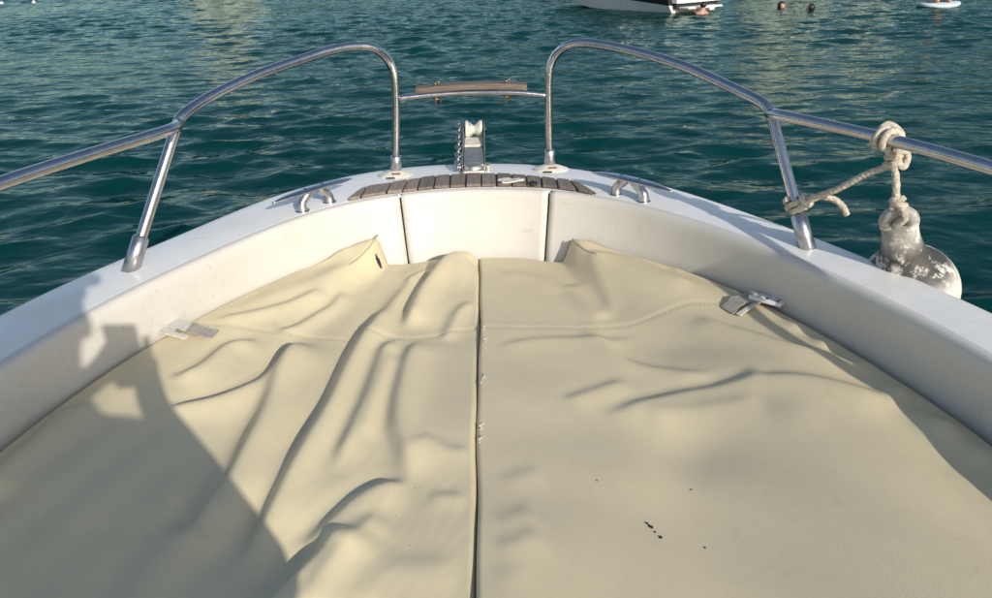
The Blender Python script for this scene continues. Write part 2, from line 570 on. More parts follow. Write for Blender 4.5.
def split_wall(name, ids, xlo=None, xhi=None, mat=None):
    rows = wall_rows(ids)
    def cut(r, x):   # slide a whole section along the wall so that its edge lies at x
        return r
    # joint edges turn back 18 mm
    if xlo is not None:
        r = rows[0]; n = NIN[ids[0]]
        rows.insert(0, [p - np.array([n[0], n[1], 0]) * 0.02 for p in r])
    if xhi is not None:
        r = rows[-1]; n = NIN[ids[-1]]
        rows.append([p - np.array([n[0], n[1], 0]) * 0.02 for p in r])
    V, Fc = loft(rows)
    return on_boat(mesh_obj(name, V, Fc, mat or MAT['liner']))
# resample so that joints are 6 mm wide
def joint_ids(i):
    return i
INN_full, NIN_full = INN.copy(), NIN.copy()
def shifted(i, ds):
    s = np.concatenate([[0], np.cumsum(np.linalg.norm(np.diff(INN_full, axis=0), axis=1))])
    t = s[i] + ds
    return np.array([np.interp(t, s, INN_full[:, k]) for k in range(2)]), np.array([np.interp(t, s, NIN_full[:, k]) for k in range(2)])
def panel(name, i0, i1, d0=None, d1=None):
    global INN, NIN
    a, b = INN_full[i0:i1 + 1].copy(), NIN_full[i0:i1 + 1].copy()
    if d0 is not None: a[0], b[0] = shifted(i0, d0)
    if d1 is not None: a[-1], b[-1] = shifted(i1, d1)
    keep = (INN, NIN)
    INN, NIN = a, b
    o = split_wall(name, list(range(len(a))), d0, d1)
    INN, NIN = keep
    return o
panel('side_liner', 0, iL, None, -0.0038)
panel('locker_door', iL, iR, 0.0038, -0.0038)
panel('side_liner', iR, NS - 1, 0.0038, None)
for i in (iL, iR):      # dark backing strip painting the shade inside each joint
    p, n = INN_full[i], NIN_full[i]
    t = np.array([n[1], -n[0]])
    bm = bmesh.new()
    vs = []
    for z, d in ((ZD - 0.005, -0.012), (0.80, 0.035)):
        for k in (-0.012, 0.012):
            vs.append(bm.verts.new(P3(p + n * d + t * k, z)))
    bm.faces.new((vs[0], vs[1], vs[3], vs[2]))
    on_boat(bm_obj('joint_shade', bm, MAT['dark_gap']))
# berth base, bulkhead and cockpit sole
ids = [i for i in range(NS) if INN[i, 1] > 0.30]
base_pts = [P3(INN[i] + NIN[i] * -0.01, 0.80) for i in ids]
cb = P3((BX, 0.9), 0.80)
V = [cb] + base_pts
Fc = [(0, k + 1, k) for k in range(1, len(base_pts))] + [(0, 1, len(base_pts))]
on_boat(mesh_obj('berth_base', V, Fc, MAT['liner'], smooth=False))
a, b = base_pts[0], base_pts[-1]
V = [a, b, P3(b[:2], 0.15), P3(a[:2], 0.15)]
on_boat(mesh_obj('bulkhead', [v + np.array([0, -0.004, 0]) for v in V], [(0, 1, 2, 3)], MAT['liner'], smooth=False))
V = [(-1.14, 0.34, 0.30), (1.06, 0.34, 0.30), (1.0, -2.5, 0.30), (-1.10, -2.5, 0.30)]
on_boat(mesh_obj('cockpit_sole', V, [(0, 1, 2, 3)], MAT['deck'], smooth=False))
bm = bmesh.new(); box_bm(bm, (BX, -2.5, 0.6), (2.1, 0.08, 0.9), 0.01)
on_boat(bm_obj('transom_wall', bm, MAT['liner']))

# teak strip on the bow
def teak():
    strip = None
    tin = [onz(*p, ZD)[:2] for p in ((350, 202.5), (375, 197.5), (399, 194.5), (440, 190.2), (474, 188.6), (510, 188.2), (547, 189.5), (575, 193), (596, 196.8))]
    tout = [onz(*p, ZD)[:2] for p in ((350, 201.5), (366, 190.5), (391, 186.5), (420, 181.5), (450, 178.2), (474, 177.0), (500, 177.2), (526, 178.8), (556, 182.5), (578, 186.0), (596, 196))]
    A, B = resample(catmull(tin, 8), 90), resample(catmull(tout, 8), 90)
    zc = ZD + 0.010
    cen = [zc] * 2
    Vc = [P3(p, ZD + 0.0095) for p in A] + [P3(p, ZD + 0.0095) for p in B]
    Fcc = [(k, k + 1, 90 + k + 1, 90 + k) for k in range(89)]
    strip = on_boat(mesh_obj('teak_strip', Vc, Fcc, MAT['black'], smooth=False))
    # dividers (inner px -> outer px)
    div = [((349, 203), (349.5, 201)), ((361, 200.3), (367, 190)), ((387, 196.3), (392, 186.3)), ((403, 194), (408, 183.6)), ((418, 192), (421, 181.3)), ((434, 190.7), (436, 179.5)), ((450, 189.6), (451, 178.2)), ((466, 188.8), (466.5, 177.2)), ((481.5, 188.4), (481.5, 177)), ((497, 188.2), (496.5, 177.1)), ((512, 188.2), (511.5, 177.8)), ((527, 188.6), (526.5, 178.8)), ((542, 189.2), (541, 180.7)), ((558, 190.9), (555.5, 182.4)), ((577, 193.2), (570, 184.8)), ((596.5, 197), (580, 186.6))]
    D = [(onz(*a, ZD)[:2], onz(*b, ZD)[:2]) for a, b in div]
    def side(P, d):
        a, b = d
        t = b - a
        return (P - a) @ np.array([t[1], -t[0]]) / (np.linalg.norm(t) + 1e-9)
    for k in range(len(D) - 1):
        a0, b0 = D[k]; a1, b1 = D[k + 1]
        g = 0.0024
        def edge(C, p, q, n=7):
            # points of curve C between the projections of p and q
            ip = int(np.argmin(np.linalg.norm(C - p, axis=1))); iq = int(np.argmin(np.linalg.norm(C - q, axis=1)))
            if iq <= ip: iq = ip + 1
            s = np.linspace(ip, iq, n)
            return np.stack([np.interp(s, np.arange(len(C)), C[:, j]) for j in range(2)], 1)
        lo, hi = edge(A, a0, a1), edge(B, b0, b1)
        poly = list(lo) + list(hi[::-1])
        c = np.mean(poly, axis=0)
        # pull in by the caulking gap
        ring = []
        for p in poly:
            d = c - p; L = np.linalg.norm(d)
            dl = side(p, D[k]); dr = -side(p, D[k + 1])
            q = p.copy()
            tl = D[k][1] - D[k][0]; nl = np.array([tl[1], -tl[0]]) / (np.linalg.norm(tl) + 1e-9)
            tr = D[k + 1][1] - D[k + 1][0]; nr = np.array([tr[1], -tr[0]]) / (np.linalg.norm(tr) + 1e-9)
            if dl < g: q = q + nl * (g - dl)
            if dr < g: q = q - nr * (g - dr)
            ring.append(q)
        n = len(ring)
        h = 0.0015 * random.uniform(-1, 1)
        Vv = [P3(q, ZD + 0.006) for q in ring] + [P3(q, zc + 0.0035 + h) for q in ring] + [P3(q + (c - q) * 0.04, zc + 0.005 + h) for q in ring]
        Ff = []
        for r in range(2):
            Ff += [(r * n + j, r * n + (j + 1) % n, (r + 1) * n + (j + 1) % n, (r + 1) * n + j) for j in range(n)]
        Ff.append(tuple(2 * n + j for j in range(n)))
        on_boat(mesh_obj('plank', Vv, Ff, MAT['teak'], smooth=False), strip)
    # peeled white patch and finger-pull
    bm = bmesh.new()
    c = onz(510, 180.5, ZD + 0.017)
    ring = []
    for k in range(18):
        a = 2 * math.pi * k / 18
        r = 1 + 0.28 * math.sin(3 * a + 1) + 0.16 * math.sin(5 * a)
        ring.append(bm.verts.new((c[0] + 0.036 * r * math.cos(a), c[1] + 0.022 * r * math.sin(a), ZD + 0.0175 + 0.003 * random.random())))
    bm.faces.new(ring)
    g = bmesh.ops.extrude_face_region(bm, geom=bm.faces[:])
    for v in g['geom']:
        if isinstance(v, bmesh.types.BMVert): v.co.z -= 0.004
    o = on_boat(bm_obj('peeled_patch', bm, MAT['white_plastic']), strip); o['label'] = 'torn white patch lying on the teak strip'
    c = onz(533, 183.3, ZD + 0.016)
    V, Fc = lathe_geo([(0.0, 0.001), (0.008, 0.001), (0.009, 0.004), (0.0125, 0.004), (0.0135, 0.0), (0.0135, -0.006)], 18, c)
    on_boat(mesh_obj('finger_pull', V, Fc, MAT['black']), strip)
teak()

# ------------------------------------------------------------------ bow rails
RT = 0.0135
RAILS = {}
def to_px(p):
    v = np.asarray(p) - CAM
    return np.array([CX + F_PX * (v @ _R) / (v @ _f), CY - F_PX * (v @ _U) / (v @ _f)])
def rails():
    for side in (-1, 1):
        if side < 0:
            base = onz(396, 176, ZD); yb = base[1]
            post_px = [(396, 176), (396, 140), (396, 100), (394.5, 76), (389, 61)]
            over = [(376, 49, 2.455), (357, 46.3, 2.42), (330, 50.5, 2.36), (300, 60, 2.28), (262, 73, 2.17), (230, 87, 2.08), (203, 101, 2.0), (187, 111.5, 1.935), (179, 119, 1.905)]
            s_top, s_base = (177, 122), (130, 272)
            aft = [(176, 124, 1.765), (168, 130.5, None), (90, 154.5, None), (0, 183.5, None)]
        else:
            base = onz(550, 170, ZD); yb = base[1]
            post_px = [(550, 170), (549, 130), (548.5, 90), (549.5, 70), (554, 57)]
            over = [(565, 46.5, 2.47), (580, 42.8, 2.44), (605, 45.3, 2.38), (640, 53, 2.29), (680, 65, 2.18), (715, 80, 2.08), (745, 94, 1.98), (762, 102.5, 1.925), (770, 110, 1.90)]
            s_top, s_base = (771, 112), (808, 250)
            aft = [(772, 113, 1.74), (785, 116.5, None), (880, 137.5, None), (992, 168, None)]
        P = [ony(*p, yb) for p in post_px] + [ony(a, b, y) for a, b, y in over]
        zt = P[-1][2]
        bs = onz(*s_base, ZD)
        C = resample(np.vstack([catmull(P, 8), resample([P[-1], bs], 12)[1:]]), 240)
        for _ in range(10): C[1:-1] = 0.25 * C[:-2] + 0.5 * C[1:-1] + 0.25 * C[2:]
        root = on_boat(tube('bow_rail', C, RT, MAT['steel'], seg=18))
        root['label'] = 'port bow rail of bent stainless tube' if side < 0 else 'starboard bow rail of bent stainless tube'
        # side stanchion
        tp = P[-1]
        # side rail running aft, level
        A = [tp + np.array([0, 0, -0.010])]
        for k, (a, b, y) in enumerate(aft[1:]):
            A.append(onz(a, b, zt - (0.004, 0.009, 0.017)[k]))
        q = A[-1]
        A.append(q + np.array([side * 0.062, -0.235, -0.006])); A.append(q + np.array([side * 0.127, -0.535, -0.014]))
        A += [A[-1] + np.array([0.01 * side, -0.07, -0.012]), A[-1] + np.array([0.012 * side, -0.12, -0.06]), P3((A[-1][0] + 0.012 * side, A[-1][1] - 0.15), ZD - 0.002)]
        RAILS[side] = resample(catmull(A, 10), 160)
        on_boat(tube('side_rail', RAILS[side], RT, MAT['steel'], seg=18), root)
        # sleeves: stanchion foot cut square to the deck
        ax = (tp - bs) / np.linalg.norm(tp - bs)
        sl = tube_geo([bs - ax * 0.004, bs + ax * 0.088, bs + ax * 0.092], [0.0205, 0.019, 0.0150], seg=20)
        on_boat(mesh_obj('foot_sleeve', *sl, MAT['sleeve']), root)
        V, Fc = lathe_geo([(0.0, 0.005), (0.024, 0.005), (0.028, 0.0035), (0.029, 0)], 24, bs)
        on_boat(mesh_obj('sealant_ring', V, Fc, MAT['white_plastic']), root)
        # pulpit leg sleeve and its moulded white foot
        ax = (P[1] - P[0]) / np.linalg.norm(P[1] - P[0])
        sl = tube_geo([P[0], P[0] + ax * 0.066, P[0] + ax * 0.072], [0.0195, 0.0185, 0.0145], seg=20)
        on_boat(mesh_obj('foot_sleeve', *sl, MAT['sleeve']), root)
        c = P[0] + np.array([0.0, -0.012, 0])
        prof = [(0.0, 0.022), (0.02, 0.022), (0.03, 0.019), (0.048, 0.012), (0.058, 0.008), (0.062, 0.004), (0.063, -0.002)]
        V, Fc = lathe_geo(prof, 28)
        V = [np.array([v[0] * 1.0 * (1 + 0.05 * math.sin(5 * math.atan2(v[1], v[0]))), v[1] * 0.72, v[2]]) + c for v in V]
        foot = on_boat(mesh_obj('moulded_foot', V, Fc, MAT['white_plastic']), root)
        bm = bmesh.new(); box_bm(bm, c + np.array([0.006, -0.026, 0.0175]), (0.028, 0.008, 0.004), 0.001)
        bm2 = bm_obj('rust_slot', bm, MAT['rust']); bm2.parent = root
        bm = bmesh.new(); box_bm(bm, c + np.array([-0.012, -0.0405, 0.007]), (0.03, 0.006, 0.005), 0.001)
        bm2 = bm_obj('drain_slot', bm, MAT['dark_gap']); bm2.parent = root
        if side < 0: tl = P
        else: tr = P
    # cross bar and wooden step board
    a, b = ony(398, 98.5, tl[0][1]), ony(547, 95.5, tr[0][1])
    C = catmull([a, ony(430, 95.2, tl[0][1] + 0.012), ony(472, 92.8, tl[0][1] + 0.02), ony(515, 92.8, tl[0][1] + 0.015), b], 8)
    bar = on_boat(tube('cross_bar', C, 0.0085, MAT['steel'], seg=14))
    # board: slightly curved plank clamped on the bar
    n = 30
    rows = []
    for k in range(n + 1):
        t = k / n
        px = 415.5 + (527 - 415.5) * t
        py = 95.6 - 7.2 * t + 3.2 * t * t * 1.0 - 2.0 * math.sin(math.pi * t)
        c = ony(px, py, tl[0][1] + 0.02)
        hy = 0.034 * (1 - 0.15 * abs(2 * t - 1) ** 3)
        th = 0.019
        r = 0.003
        e = 0.0035 if k in (0, n) else 0.0
        ring = [(-hy + e, r), (-hy + r, 0), (hy - r, 0), (hy - e, r), (hy - e, th - r), (hy - r, th), (-hy + r, th), (-hy + e, th - r)]
        rows.append([c + np.array([0, y + 0.026, z + 0.003]) for y, z in ring])
    V, Fc = loft(rows, closed=True)
    Fc += [tuple(range(7, -1, -1)), tuple(n * 8 + k for k in range(8))]
    bd = on_boat(mesh_obj('step_board', V, Fc, MAT['teak_board'], smooth=False), None)
    bd['label'] = 'weathered wooden step board bolted across the pulpit bar'
    for t in (0.18, 0.815):
        px = 415.5 + (527 - 415.5) * t
        py = 95.6 - 7.2 * t + 3.2 * t * t - 2.0 * math.sin(math.pi * t)
        c = ony(px, py, tl[0][1] + 0.02)
        parts = []
        for dy in (0.002, 0.030):
            parts.append(tube_geo([c + np.array([dy * 0.3, dy, 0.031]), c + np.array([dy * 0.6 - 0.004, dy, -0.046 + 0.3 * abs(dy)])], 0.003, seg=8))
            parts.append(lathe_geo([(0, 0.003), (0.0055, 0.003), (0.0065, 0), (0.0055, -0.003), (0, -0.003)], 10, c + np.array([dy * 0.3, dy, 0.030])))
        parts.append(tube_geo([c + np.array([-0.010, 0.012, -0.016]), c + np.array([0, 0.008, -0.022]), c + np.array([0.010, 0.012, -0.016])], 0.004, seg=8))
        V, Fc = join_geo(parts)
        on_boat(mesh_obj('u_bolt', V, Fc, MAT['brass']), bd)
rails()

# ------------------------------------------------------------------ cleats
def cleat(e0, e1, f0, f1, label):
    a, b = onz(*e0, ZD + 0.052), onz(*e1, ZD + 0.052)
    d = b - a; L = np.linalg.norm(d); d /= L
    nrm = np.array([-d[1], d[0], 0])
    rows = []
    n = 36
    for k in range(n + 1):
        t = k / n
        x = t * L
        u = abs(2 * t - 1)
        w = 0.021 * (1 - u ** 2.6) + 0.002
        h = 0.0065 * (1 - u ** 4) + 0.0015
        zc = 0.006 * (1 - u ** 2)
        ring = []
        for j in range(12):
            an = 2 * math.pi * j / 12
            ring.append(a + d * x + nrm * (w * math.cos(an)) + np.array([0, 0, zc + h * math.sin(an)]))
        rows.append(ring)
    V, Fc = loft(rows, closed=True)
    Fc += [tuple(range(11, -1, -1)), tuple(n * 12 + k for k in range(12))]
    o = on_boat(mesh_obj('cleat', V, Fc, MAT['steel']))
    o['label'] = label
    mid = 0.5 * (a + b)
    for f in (-1, 1):
        base = mid + d * f * 0.052; base[2] = ZD + 0.002
        top = mid + d * f * 0.020; top[2] = ZD + 0.056
        C = catmull([base, base + np.array([0, 0, 0.022]) - d * f * 0.002, mid + d * f * 0.034 + np.array([0, 0, -0.012]), top], 6)
        r = np.linspace(0, 1, len(C))
        rad = 0.0185 - 0.005 * np.sin(math.pi * r)
        leg = on_boat(tube('leg', C, rad, MAT['steel'], seg=16), o)
        V, Fc = lathe_geo([(0, 0.004), (0.020, 0.004), (0.022, 0.002), (0.0225, -0.002)], 20, base)
        on_boat(mesh_obj('leg_pad', V, Fc, MAT['steel']), o)
    return o
cleat((272, 203.5), (352, 178.5), None, None, 'stainless horn cleat on the port side deck')
cleat((592, 172.5), (672, 191.5), None, None, 'stainless horn cleat on the starboard side deck')

# ------------------------------------------------------------------ bow roller
def bow_roller():
    cx = -0.062
    y0, y1 = 2.50, 2.80
    def zz(y): return ZD + 0.012 + 0.045 * (y - y0) / (y1 - y0)
    # channel: floor with two upright cheeks, cheeks rise towards the roller
    hw = 0.040
    V, Fc = [], []
    ys = np.linspace(y0, y1, 14)
    rows = []
    for y in ys:
        t = (y - y0) / (y1 - y0)
        hc = 0.018 + 0.036 * smoothstep(0.15, 0.8, t)
        z = zz(y)
        th = 0.004
        rows.append([np.array(p) for p in ((cx - hw, y, z + hc), (cx - hw, y, z - 0.006), (cx + hw, y, z - 0.006), (cx + hw, y, z + hc), (cx + hw - th, y, z + hc), (cx + hw - th, y, z), (cx - hw + th, y, z), (cx - hw + th, y, z + hc))])
    V, Fc = loft(rows, closed=True)
    Fc += [tuple(range(7, -1, -1)), tuple(13 * 8 + k for k in range(8))]
    root = on_boat(mesh_obj('bow_roller', V, Fc, MAT['dull_steel'], smooth=False))
    root['label'] = 'stainless bow roller channel with white grooved roller at its tip'
    # base plate, stop plate and bolts
    bm = bmesh.new(); box_bm(bm, (cx, y0 - 0.015, ZD + 0.010), (0.078, 0.05, 0.02), 0.008)
    on_boat(bm_obj('heel_block', bm, MAT['dull_steel']), root)
    tilt = Matrix.Rotation(math.atan2(0.045, y1 - y0), 3, 'X')
    bm = bmesh.new(); box_bm(bm, (cx, y0 + 0.075, zz(y0 + .075) + 0.012), (0.068, 0.15, 0.014), 0.004, tilt)
    on_boat(bm_obj('chain_stopper', bm, MAT['dull_steel']), root)
    bm = bmesh.new(); box_bm(bm, (cx, y0 + 0.155, zz(y0 + .155) + 0.010), (0.066, 0.010, 0.012), 0.001, tilt)  # near-black bar laid in to paint the shade of a gap
    on_boat(bm_obj('stopper_gap_shade', bm, MAT['dark_gap']), root)
    bm = bmesh.new(); box_bm(bm, (cx, y0 + 0.197, zz(y0 + .197) + 0.016), (0.068, 0.075, 0.016), 0.004, tilt)
    on_boat(bm_obj('roller_carrier', bm, MAT['roller_plastic']), root)
    V, Fc = lathe_geo([(0, 0.020), (0.024, 0.018), (0.031, 0.010), (0.033, 0.0)], 24, (cx, y0 - 0.002, ZD + 0.016))
    on_boat(mesh_obj('swivel_cap', V, Fc, MAT['dull_steel']), root)
    for sx in (-1, 1):
        V, Fc = lathe_geo([(0, 0.006), (0.006, 0.006), (0.0075, 0.0), (0.0075, -0.004)], 6, (cx + sx * 0.026, y0 - 0.02, ZD + 0.024))
        on_boat(mesh_obj('bolt', V, Fc, MAT['steel'], smooth=False), root)
    # roller: grooved spool across the channel
    prof = [(0.0, -0.031), (0.034, -0.031), (0.036, -0.028), (0.035, -0.022), (0.020, -0.006), (0.016, 0.0), (0.020, 0.006), (0.035, 0.022), (0.036, 0.028), (0.034, 0.031), (0.0, 0.031)]
    rot = Matrix.Rotation(math.radians(90), 3, 'Y')
    c = (cx, y1 - 0.03, zz(y1) + 0.032)
    V, Fc = lathe_geo(prof, 32, c, rot)
    rl = on_boat(mesh_obj('roller', V, Fc, MAT['roller_plastic']), root)
    V, Fc = tube_geo([np.array(c) + np.array([-0.046, 0, 0]), np.array(c) + np.array([0.046, 0, 0])], 0.007, seg=12)
    on_boat(mesh_obj('axle', V, Fc, MAT['steel']), root)
    # side ears welded at the heel
    for sx in (-1, 1):
        bm = bmesh.new(); box_bm(bm, (cx + sx * 0.048, y0 + 0.03, ZD + 0.012), (0.012, 0.05, 0.024), 0.004)
        on_boat(bm_obj('heel_ear', bm, MAT['dull_steel']), root)
bow_roller()
def anchor_chain():
    parts = []
    cx = -0.062 - 0.053
    n = 12
    for k in range(n):
        t = k / (n - 1)
        c = np.array([cx, 2.50 + 0.29 * t, ZD + 0.026 + 0.075 * t])
        ax = np.array([0, 0.29, 0.066]); ax /= np.linalg.norm(ax)
        up = np.array([0, -ax[2], ax[1]]); sd = np.array([1.0, 0, 0])
        w = (sd if k % 2 else up)
        ring = []
        for j in range(17):
            a = 2 * math.pi * j / 16
            ring.append(c + ax * 0.0175 * math.cos(a) + w * 0.0105 * math.sin(a))
        parts.append(tube_geo(ring, 0.0040, seg=8, caps=False))
    V, Fc = join_geo(parts)
    o = mesh_obj('anchor_chain', V, Fc, MAT['chain'])
    tag(o, 'galvanised anchor chain lying along the left side of the bow roller', 'chain')
anchor_chain()

# ------------------------------------------------------------------ cushions
LIT = np.array([0.486, -0.874])     # horizontal direction to the sun
ZW = 0.885
def W(pts):
    return np.array([onz(x, y, ZW)[:2] for x, y in pts])
# each fold: pixel run of its steep side, height, steep width, gentle width, taper at start/end
FOLDS_L = [
    ([(464, 250), (452, 255), (441, 261), (427, 274), (416, 288), (407, 306), (403, 320)], 0.017, 0.012, 0.040, 0, 1),
    ([(418, 326), (407, 342), (399, 367), (392, 395), (391, 418), (398, 440), (405, 462), (408, 474)], 0.012, 0.014, 0.045, 1, 1),
    ([(410, 470), (396, 472), (380, 475), (364, 481), (347, 492), (330, 507), (310, 524), (294, 540)], 0.0095, 0.013, 0.05, 1, 1),
    ([(403, 326), (384, 338), (374, 360), (362, 392), (342, 434), (326, 466)], 0.012, 0.013, 0.032, 1, 1),
    ([(388, 296), (362, 327), (345, 356), (326, 395), (308, 426), (290, 458), (271, 492), (250, 530), (225, 570)], 0.0175, 0.014, 0.045, 1, 1),
    ([(299, 332), (280, 363), (263, 398), (246, 434), (224, 476), (192, 520), (165, 560)], 0.017, 0.018, 0.055, 1, 1),
    ([(344, 288), (330, 302), (316, 311), (293, 325), (270, 332)], 0.007, 0.008, 0.025, 1, 1),
    ([(326, 292), (300, 304), (278, 313), (245, 324), (215, 330)], 0.006, 0.009, 0.025, 1, 1),
    ([(300, 334), (280, 354), (259, 374), (224, 396), (186, 411), (150, 420)], 0.012, 0.014, 0.040, 1, 1),
    ([(262, 340), (228, 350), (198, 376), (170, 390)], 0.010, 0.013, 0.035, 1, 1),
    ([(345, 514), (326, 534), (303, 556), (276, 584), (252, 612), (230, 640)], 0.0150, 0.014, 0.060, 1, 0),
    ([(460, 545), (426, 548), (392, 552), (368, 566), (345, 596)], 0.0028, 0.022, 0.045, 1, 1),
    ([(424, 426), (440, 434), (455, 438), (470, 436)], 0.0028, 0.012, 0.030, 1, 1),
    ([(432, 480), (446, 482), (462, 480)], 0.003, 0.010, 0.025, 1, 1),
    ([(470, 290), (455, 300), (446, 315), (440, 330)], 0.005, 0.012, 0.02, 1, 1),
    ([(360, 262), (330, 268), (295, 272), (262, 282)], 0.005, 0.014, 0.03, 1, 1),
    ([(428, 262), (415, 268), (404, 276)], 0.006, 0.008, 0.015, 1, 1),
    ([(390, 344), (378, 376), (366, 408), (356, 436)], 0.005, 0.010, 0.025, 1, 1),
    ([(414, 268), (398, 286), (380, 304), (366, 320)], 0.005, 0.012, 0.03, 1, 1),
    ([(380, 500), (356, 520), (334, 548), (310, 580), (292, 610)], 0.006, 0.014, 0.04, 1, 1),
    ([(60, 420), (40, 450), (10, 480), (-30, 520)], 0.010, 0.03, 0.05, 1, 1),
    ([(165, 520), (140, 560), (120, 600), (100, 640)], 0.010, 0.03, 0.06, 1, 0),
]
FOLDS_R = [
    ([(596, 408), (622, 398), (645, 391), (680, 386), (715, 385), (740, 383), (765, 384), (800, 389), (840, 399), (880, 411), (920, 428)], 0.0085, 0.014, 0.055, 1, 1),
    ([(560, 276), (572, 290), (586, 303), (602, 314)], 0.006, 0.02, 0.03, 1, 1),
    ([(584, 262), (598, 282), (612, 305)], 0.004, 0.010, 0.02, 1, 1),
    ([(588, 318), (606, 332), (628, 350), (672, 363), (720, 375)], 0.006, 0.012, 0.030, 1, 1),
    ([(560, 390), (590, 380), (625, 368)], 0.004, 0.012, 0.03, 1, 1),
    ([(500, 470), (516, 462), (540, 456)], 0.0024, 0.016, 0.028, 1, 1),
    ([(494, 510), (512, 502), (530, 495)], 0.0024, 0.016, 0.028, 1, 1),
    ([(492, 536), (512, 529), (536, 518)], 0.003, 0.016, 0.030, 1, 1),
    ([(490, 565), (510, 558), (528, 552)], 0.0016, 0.016, 0.028, 1, 1),
    ([(578, 254), (606, 251), (634, 251)], 0.006, 0.008, 0.015, 1, 1),
    ([(580, 262), (625, 268), (665, 284), (700, 300)], 0.006, 0.012, 0.03, 1, 1),
    ([(652, 254), (662, 262), (672, 276), (680, 284)], 0.012, 0.010, 0.02, 1, 1),
    ([(676, 270), (690, 276), (706, 280), (726, 290), (742, 298)], 0.010, 0.010, 0.02, 1, 1),
    ([(696, 318), (722, 332), (748, 342), (790, 358), (826, 368), (862, 382)], 0.007, 0.009, 0.035, 1, 1),
    ([(776, 328), (800, 342), (828, 355), (862, 377), (893, 389), (923, 408), (965, 432), (992, 450)], 0.012, 0.010, 0.030, 1, 0),
    ([(640, 400), (700, 402), (760, 400)], 0.004, 0.02, 0.05, 1, 1),
    ([(905, 418), (912, 432), (940, 455), (985, 490)], 0.006, 0.02, 0.05, 1, 1),
    ([(500, 262), (540, 268), (575, 282)], 0.003, 0.02, 0.03, 1, 1),
    ([(490, 338), (530, 330), (580, 328), (640, 330)], 0.003, 0.01, 0.03, 1, 1),
]
SEAM_L = [(200, 336), (240, 333), (300, 330), (350, 329), (391, 328), (414, 327.5), (436, 323), (454, 318.5), (481, 314)]
SEAM_R = [(482, 317.5), (520, 318), (560, 318), (600, 318), (636, 317), (662, 313), (690, 310), (712, 313), (736, 313)]
def poly_dist(X, Y, P):
    """signed distance (positive towards the sun) and arc fraction of the nearest place on polyline P"""
    best = np.full(X.shape, 1e9); sd = np.zeros_like(X); tt = np.zeros_like(X)
    s = np.concatenate([[0], np.cumsum(np.linalg.norm(np.diff(P, axis=0), axis=1))]); S = s[-1]
    seg = np.diff(P, axis=0)
    orient = 1.0 if np.sum(seg[:, 1] * LIT[0] - seg[:, 0] * LIT[1]) >= 0 else -1.0
    for i in range(len(P) - 1):
        a, b = P[i], P[i + 1]
        ab = b - a; L2 = ab @ ab
        t = np.clip(((X - a[0]) * ab[0] + (Y - a[1]) * ab[1]) / L2, 0, 1)
        dx, dy = X - a[0] - t * ab[0], Y - a[1] - t * ab[1]
        d = np.hypot(dx, dy)
        n = orient * np.array([ab[1], -ab[0]]) / math.sqrt(L2)
        sg = np.sign(dx * n[0] + dy * n[1]); sg[sg == 0] = 1
        m = d < best
        best = np.where(m, d, best); sd = np.where(m, sg * d, sd)
        tt = np.where(m, (s[i] + t * math.sqrt(L2)) / S, tt)
    return sd, tt
def fold_height(X, Y, folds):
    H = np.zeros_like(X)
    for pts, A, ws, wl, t0, t1 in folds:
        P = catmull(W(pts), 4)
        sd, t = poly_dist(X, Y, P)
        ws, wl, A = (ws * 1.2, wl * 1.05, A * 1.75) if folds is FOLDS_L else (ws * 1.3, wl * 1.25, A * 1.35)
        c = ws * 0.75
        s = sd - c
        g = np.where(s < 0, np.exp(-(s / ws) ** 2), np.exp(-(np.abs(s) / wl) ** 1.8))
        tap = np.ones_like(t)
        if t0: tap = tap * smoothstep(0, 0.18, t)
        if t1: tap = tap * smoothstep(0, 0.18, 1 - t)
        H += A * g * tap
        # a shallow valley on the shaded foot
        H -= 0.22 * A * np.exp(-((sd + ws * 1.3) / (ws * 1.3)) ** 2) * tap
    return H
_puffs = {s: [(rng.uniform(-1, 1), rng.uniform(0.3, 2.3), rng.uniform(0.06, 0.2), rng.normal(0, 0.0042)) for _ in range(90)] for s in (-1, 1)}
SEAM_X = -0.0465
def base_height(X, Y):
    lat = np.abs(X - BX)
    f = smoothstep(1.5, 2.2, Y)
    w0 = 0.36 * (1 - f) + 0.272 * f
    dl = 0.42 * (1 - f) + 0.026 * f
    tip = smoothstep(2.02, 2.20, Y) * np.where(X < BX, 0.044, 0.026) * smoothstep(0.60, 0.40, lat)
    return 0.858 + (0.062 + tip) * smoothstep(0, 1, (lat - w0) / dl)
def wall_fade(side, X, Y):
    ids = [i for i in range(0, NS, 5) if (INN[i, 0] - SEAM_X) * side > 0 and INN[i, 1] > 0.2]
    d, _ = poly_dist(X, Y, INN[ids] + NIN[ids] * 0.01)
    return np.where(np.abs(X - BX) > 0.42, smoothstep(0.0, 0.055, np.abs(d)), 1.0)
def raw_height(side, X, Y):
    Z0 = base_height(X, Y)
    return Z0 + (relief(side, X, Y) - Z0) * wall_fade(side, X, Y)
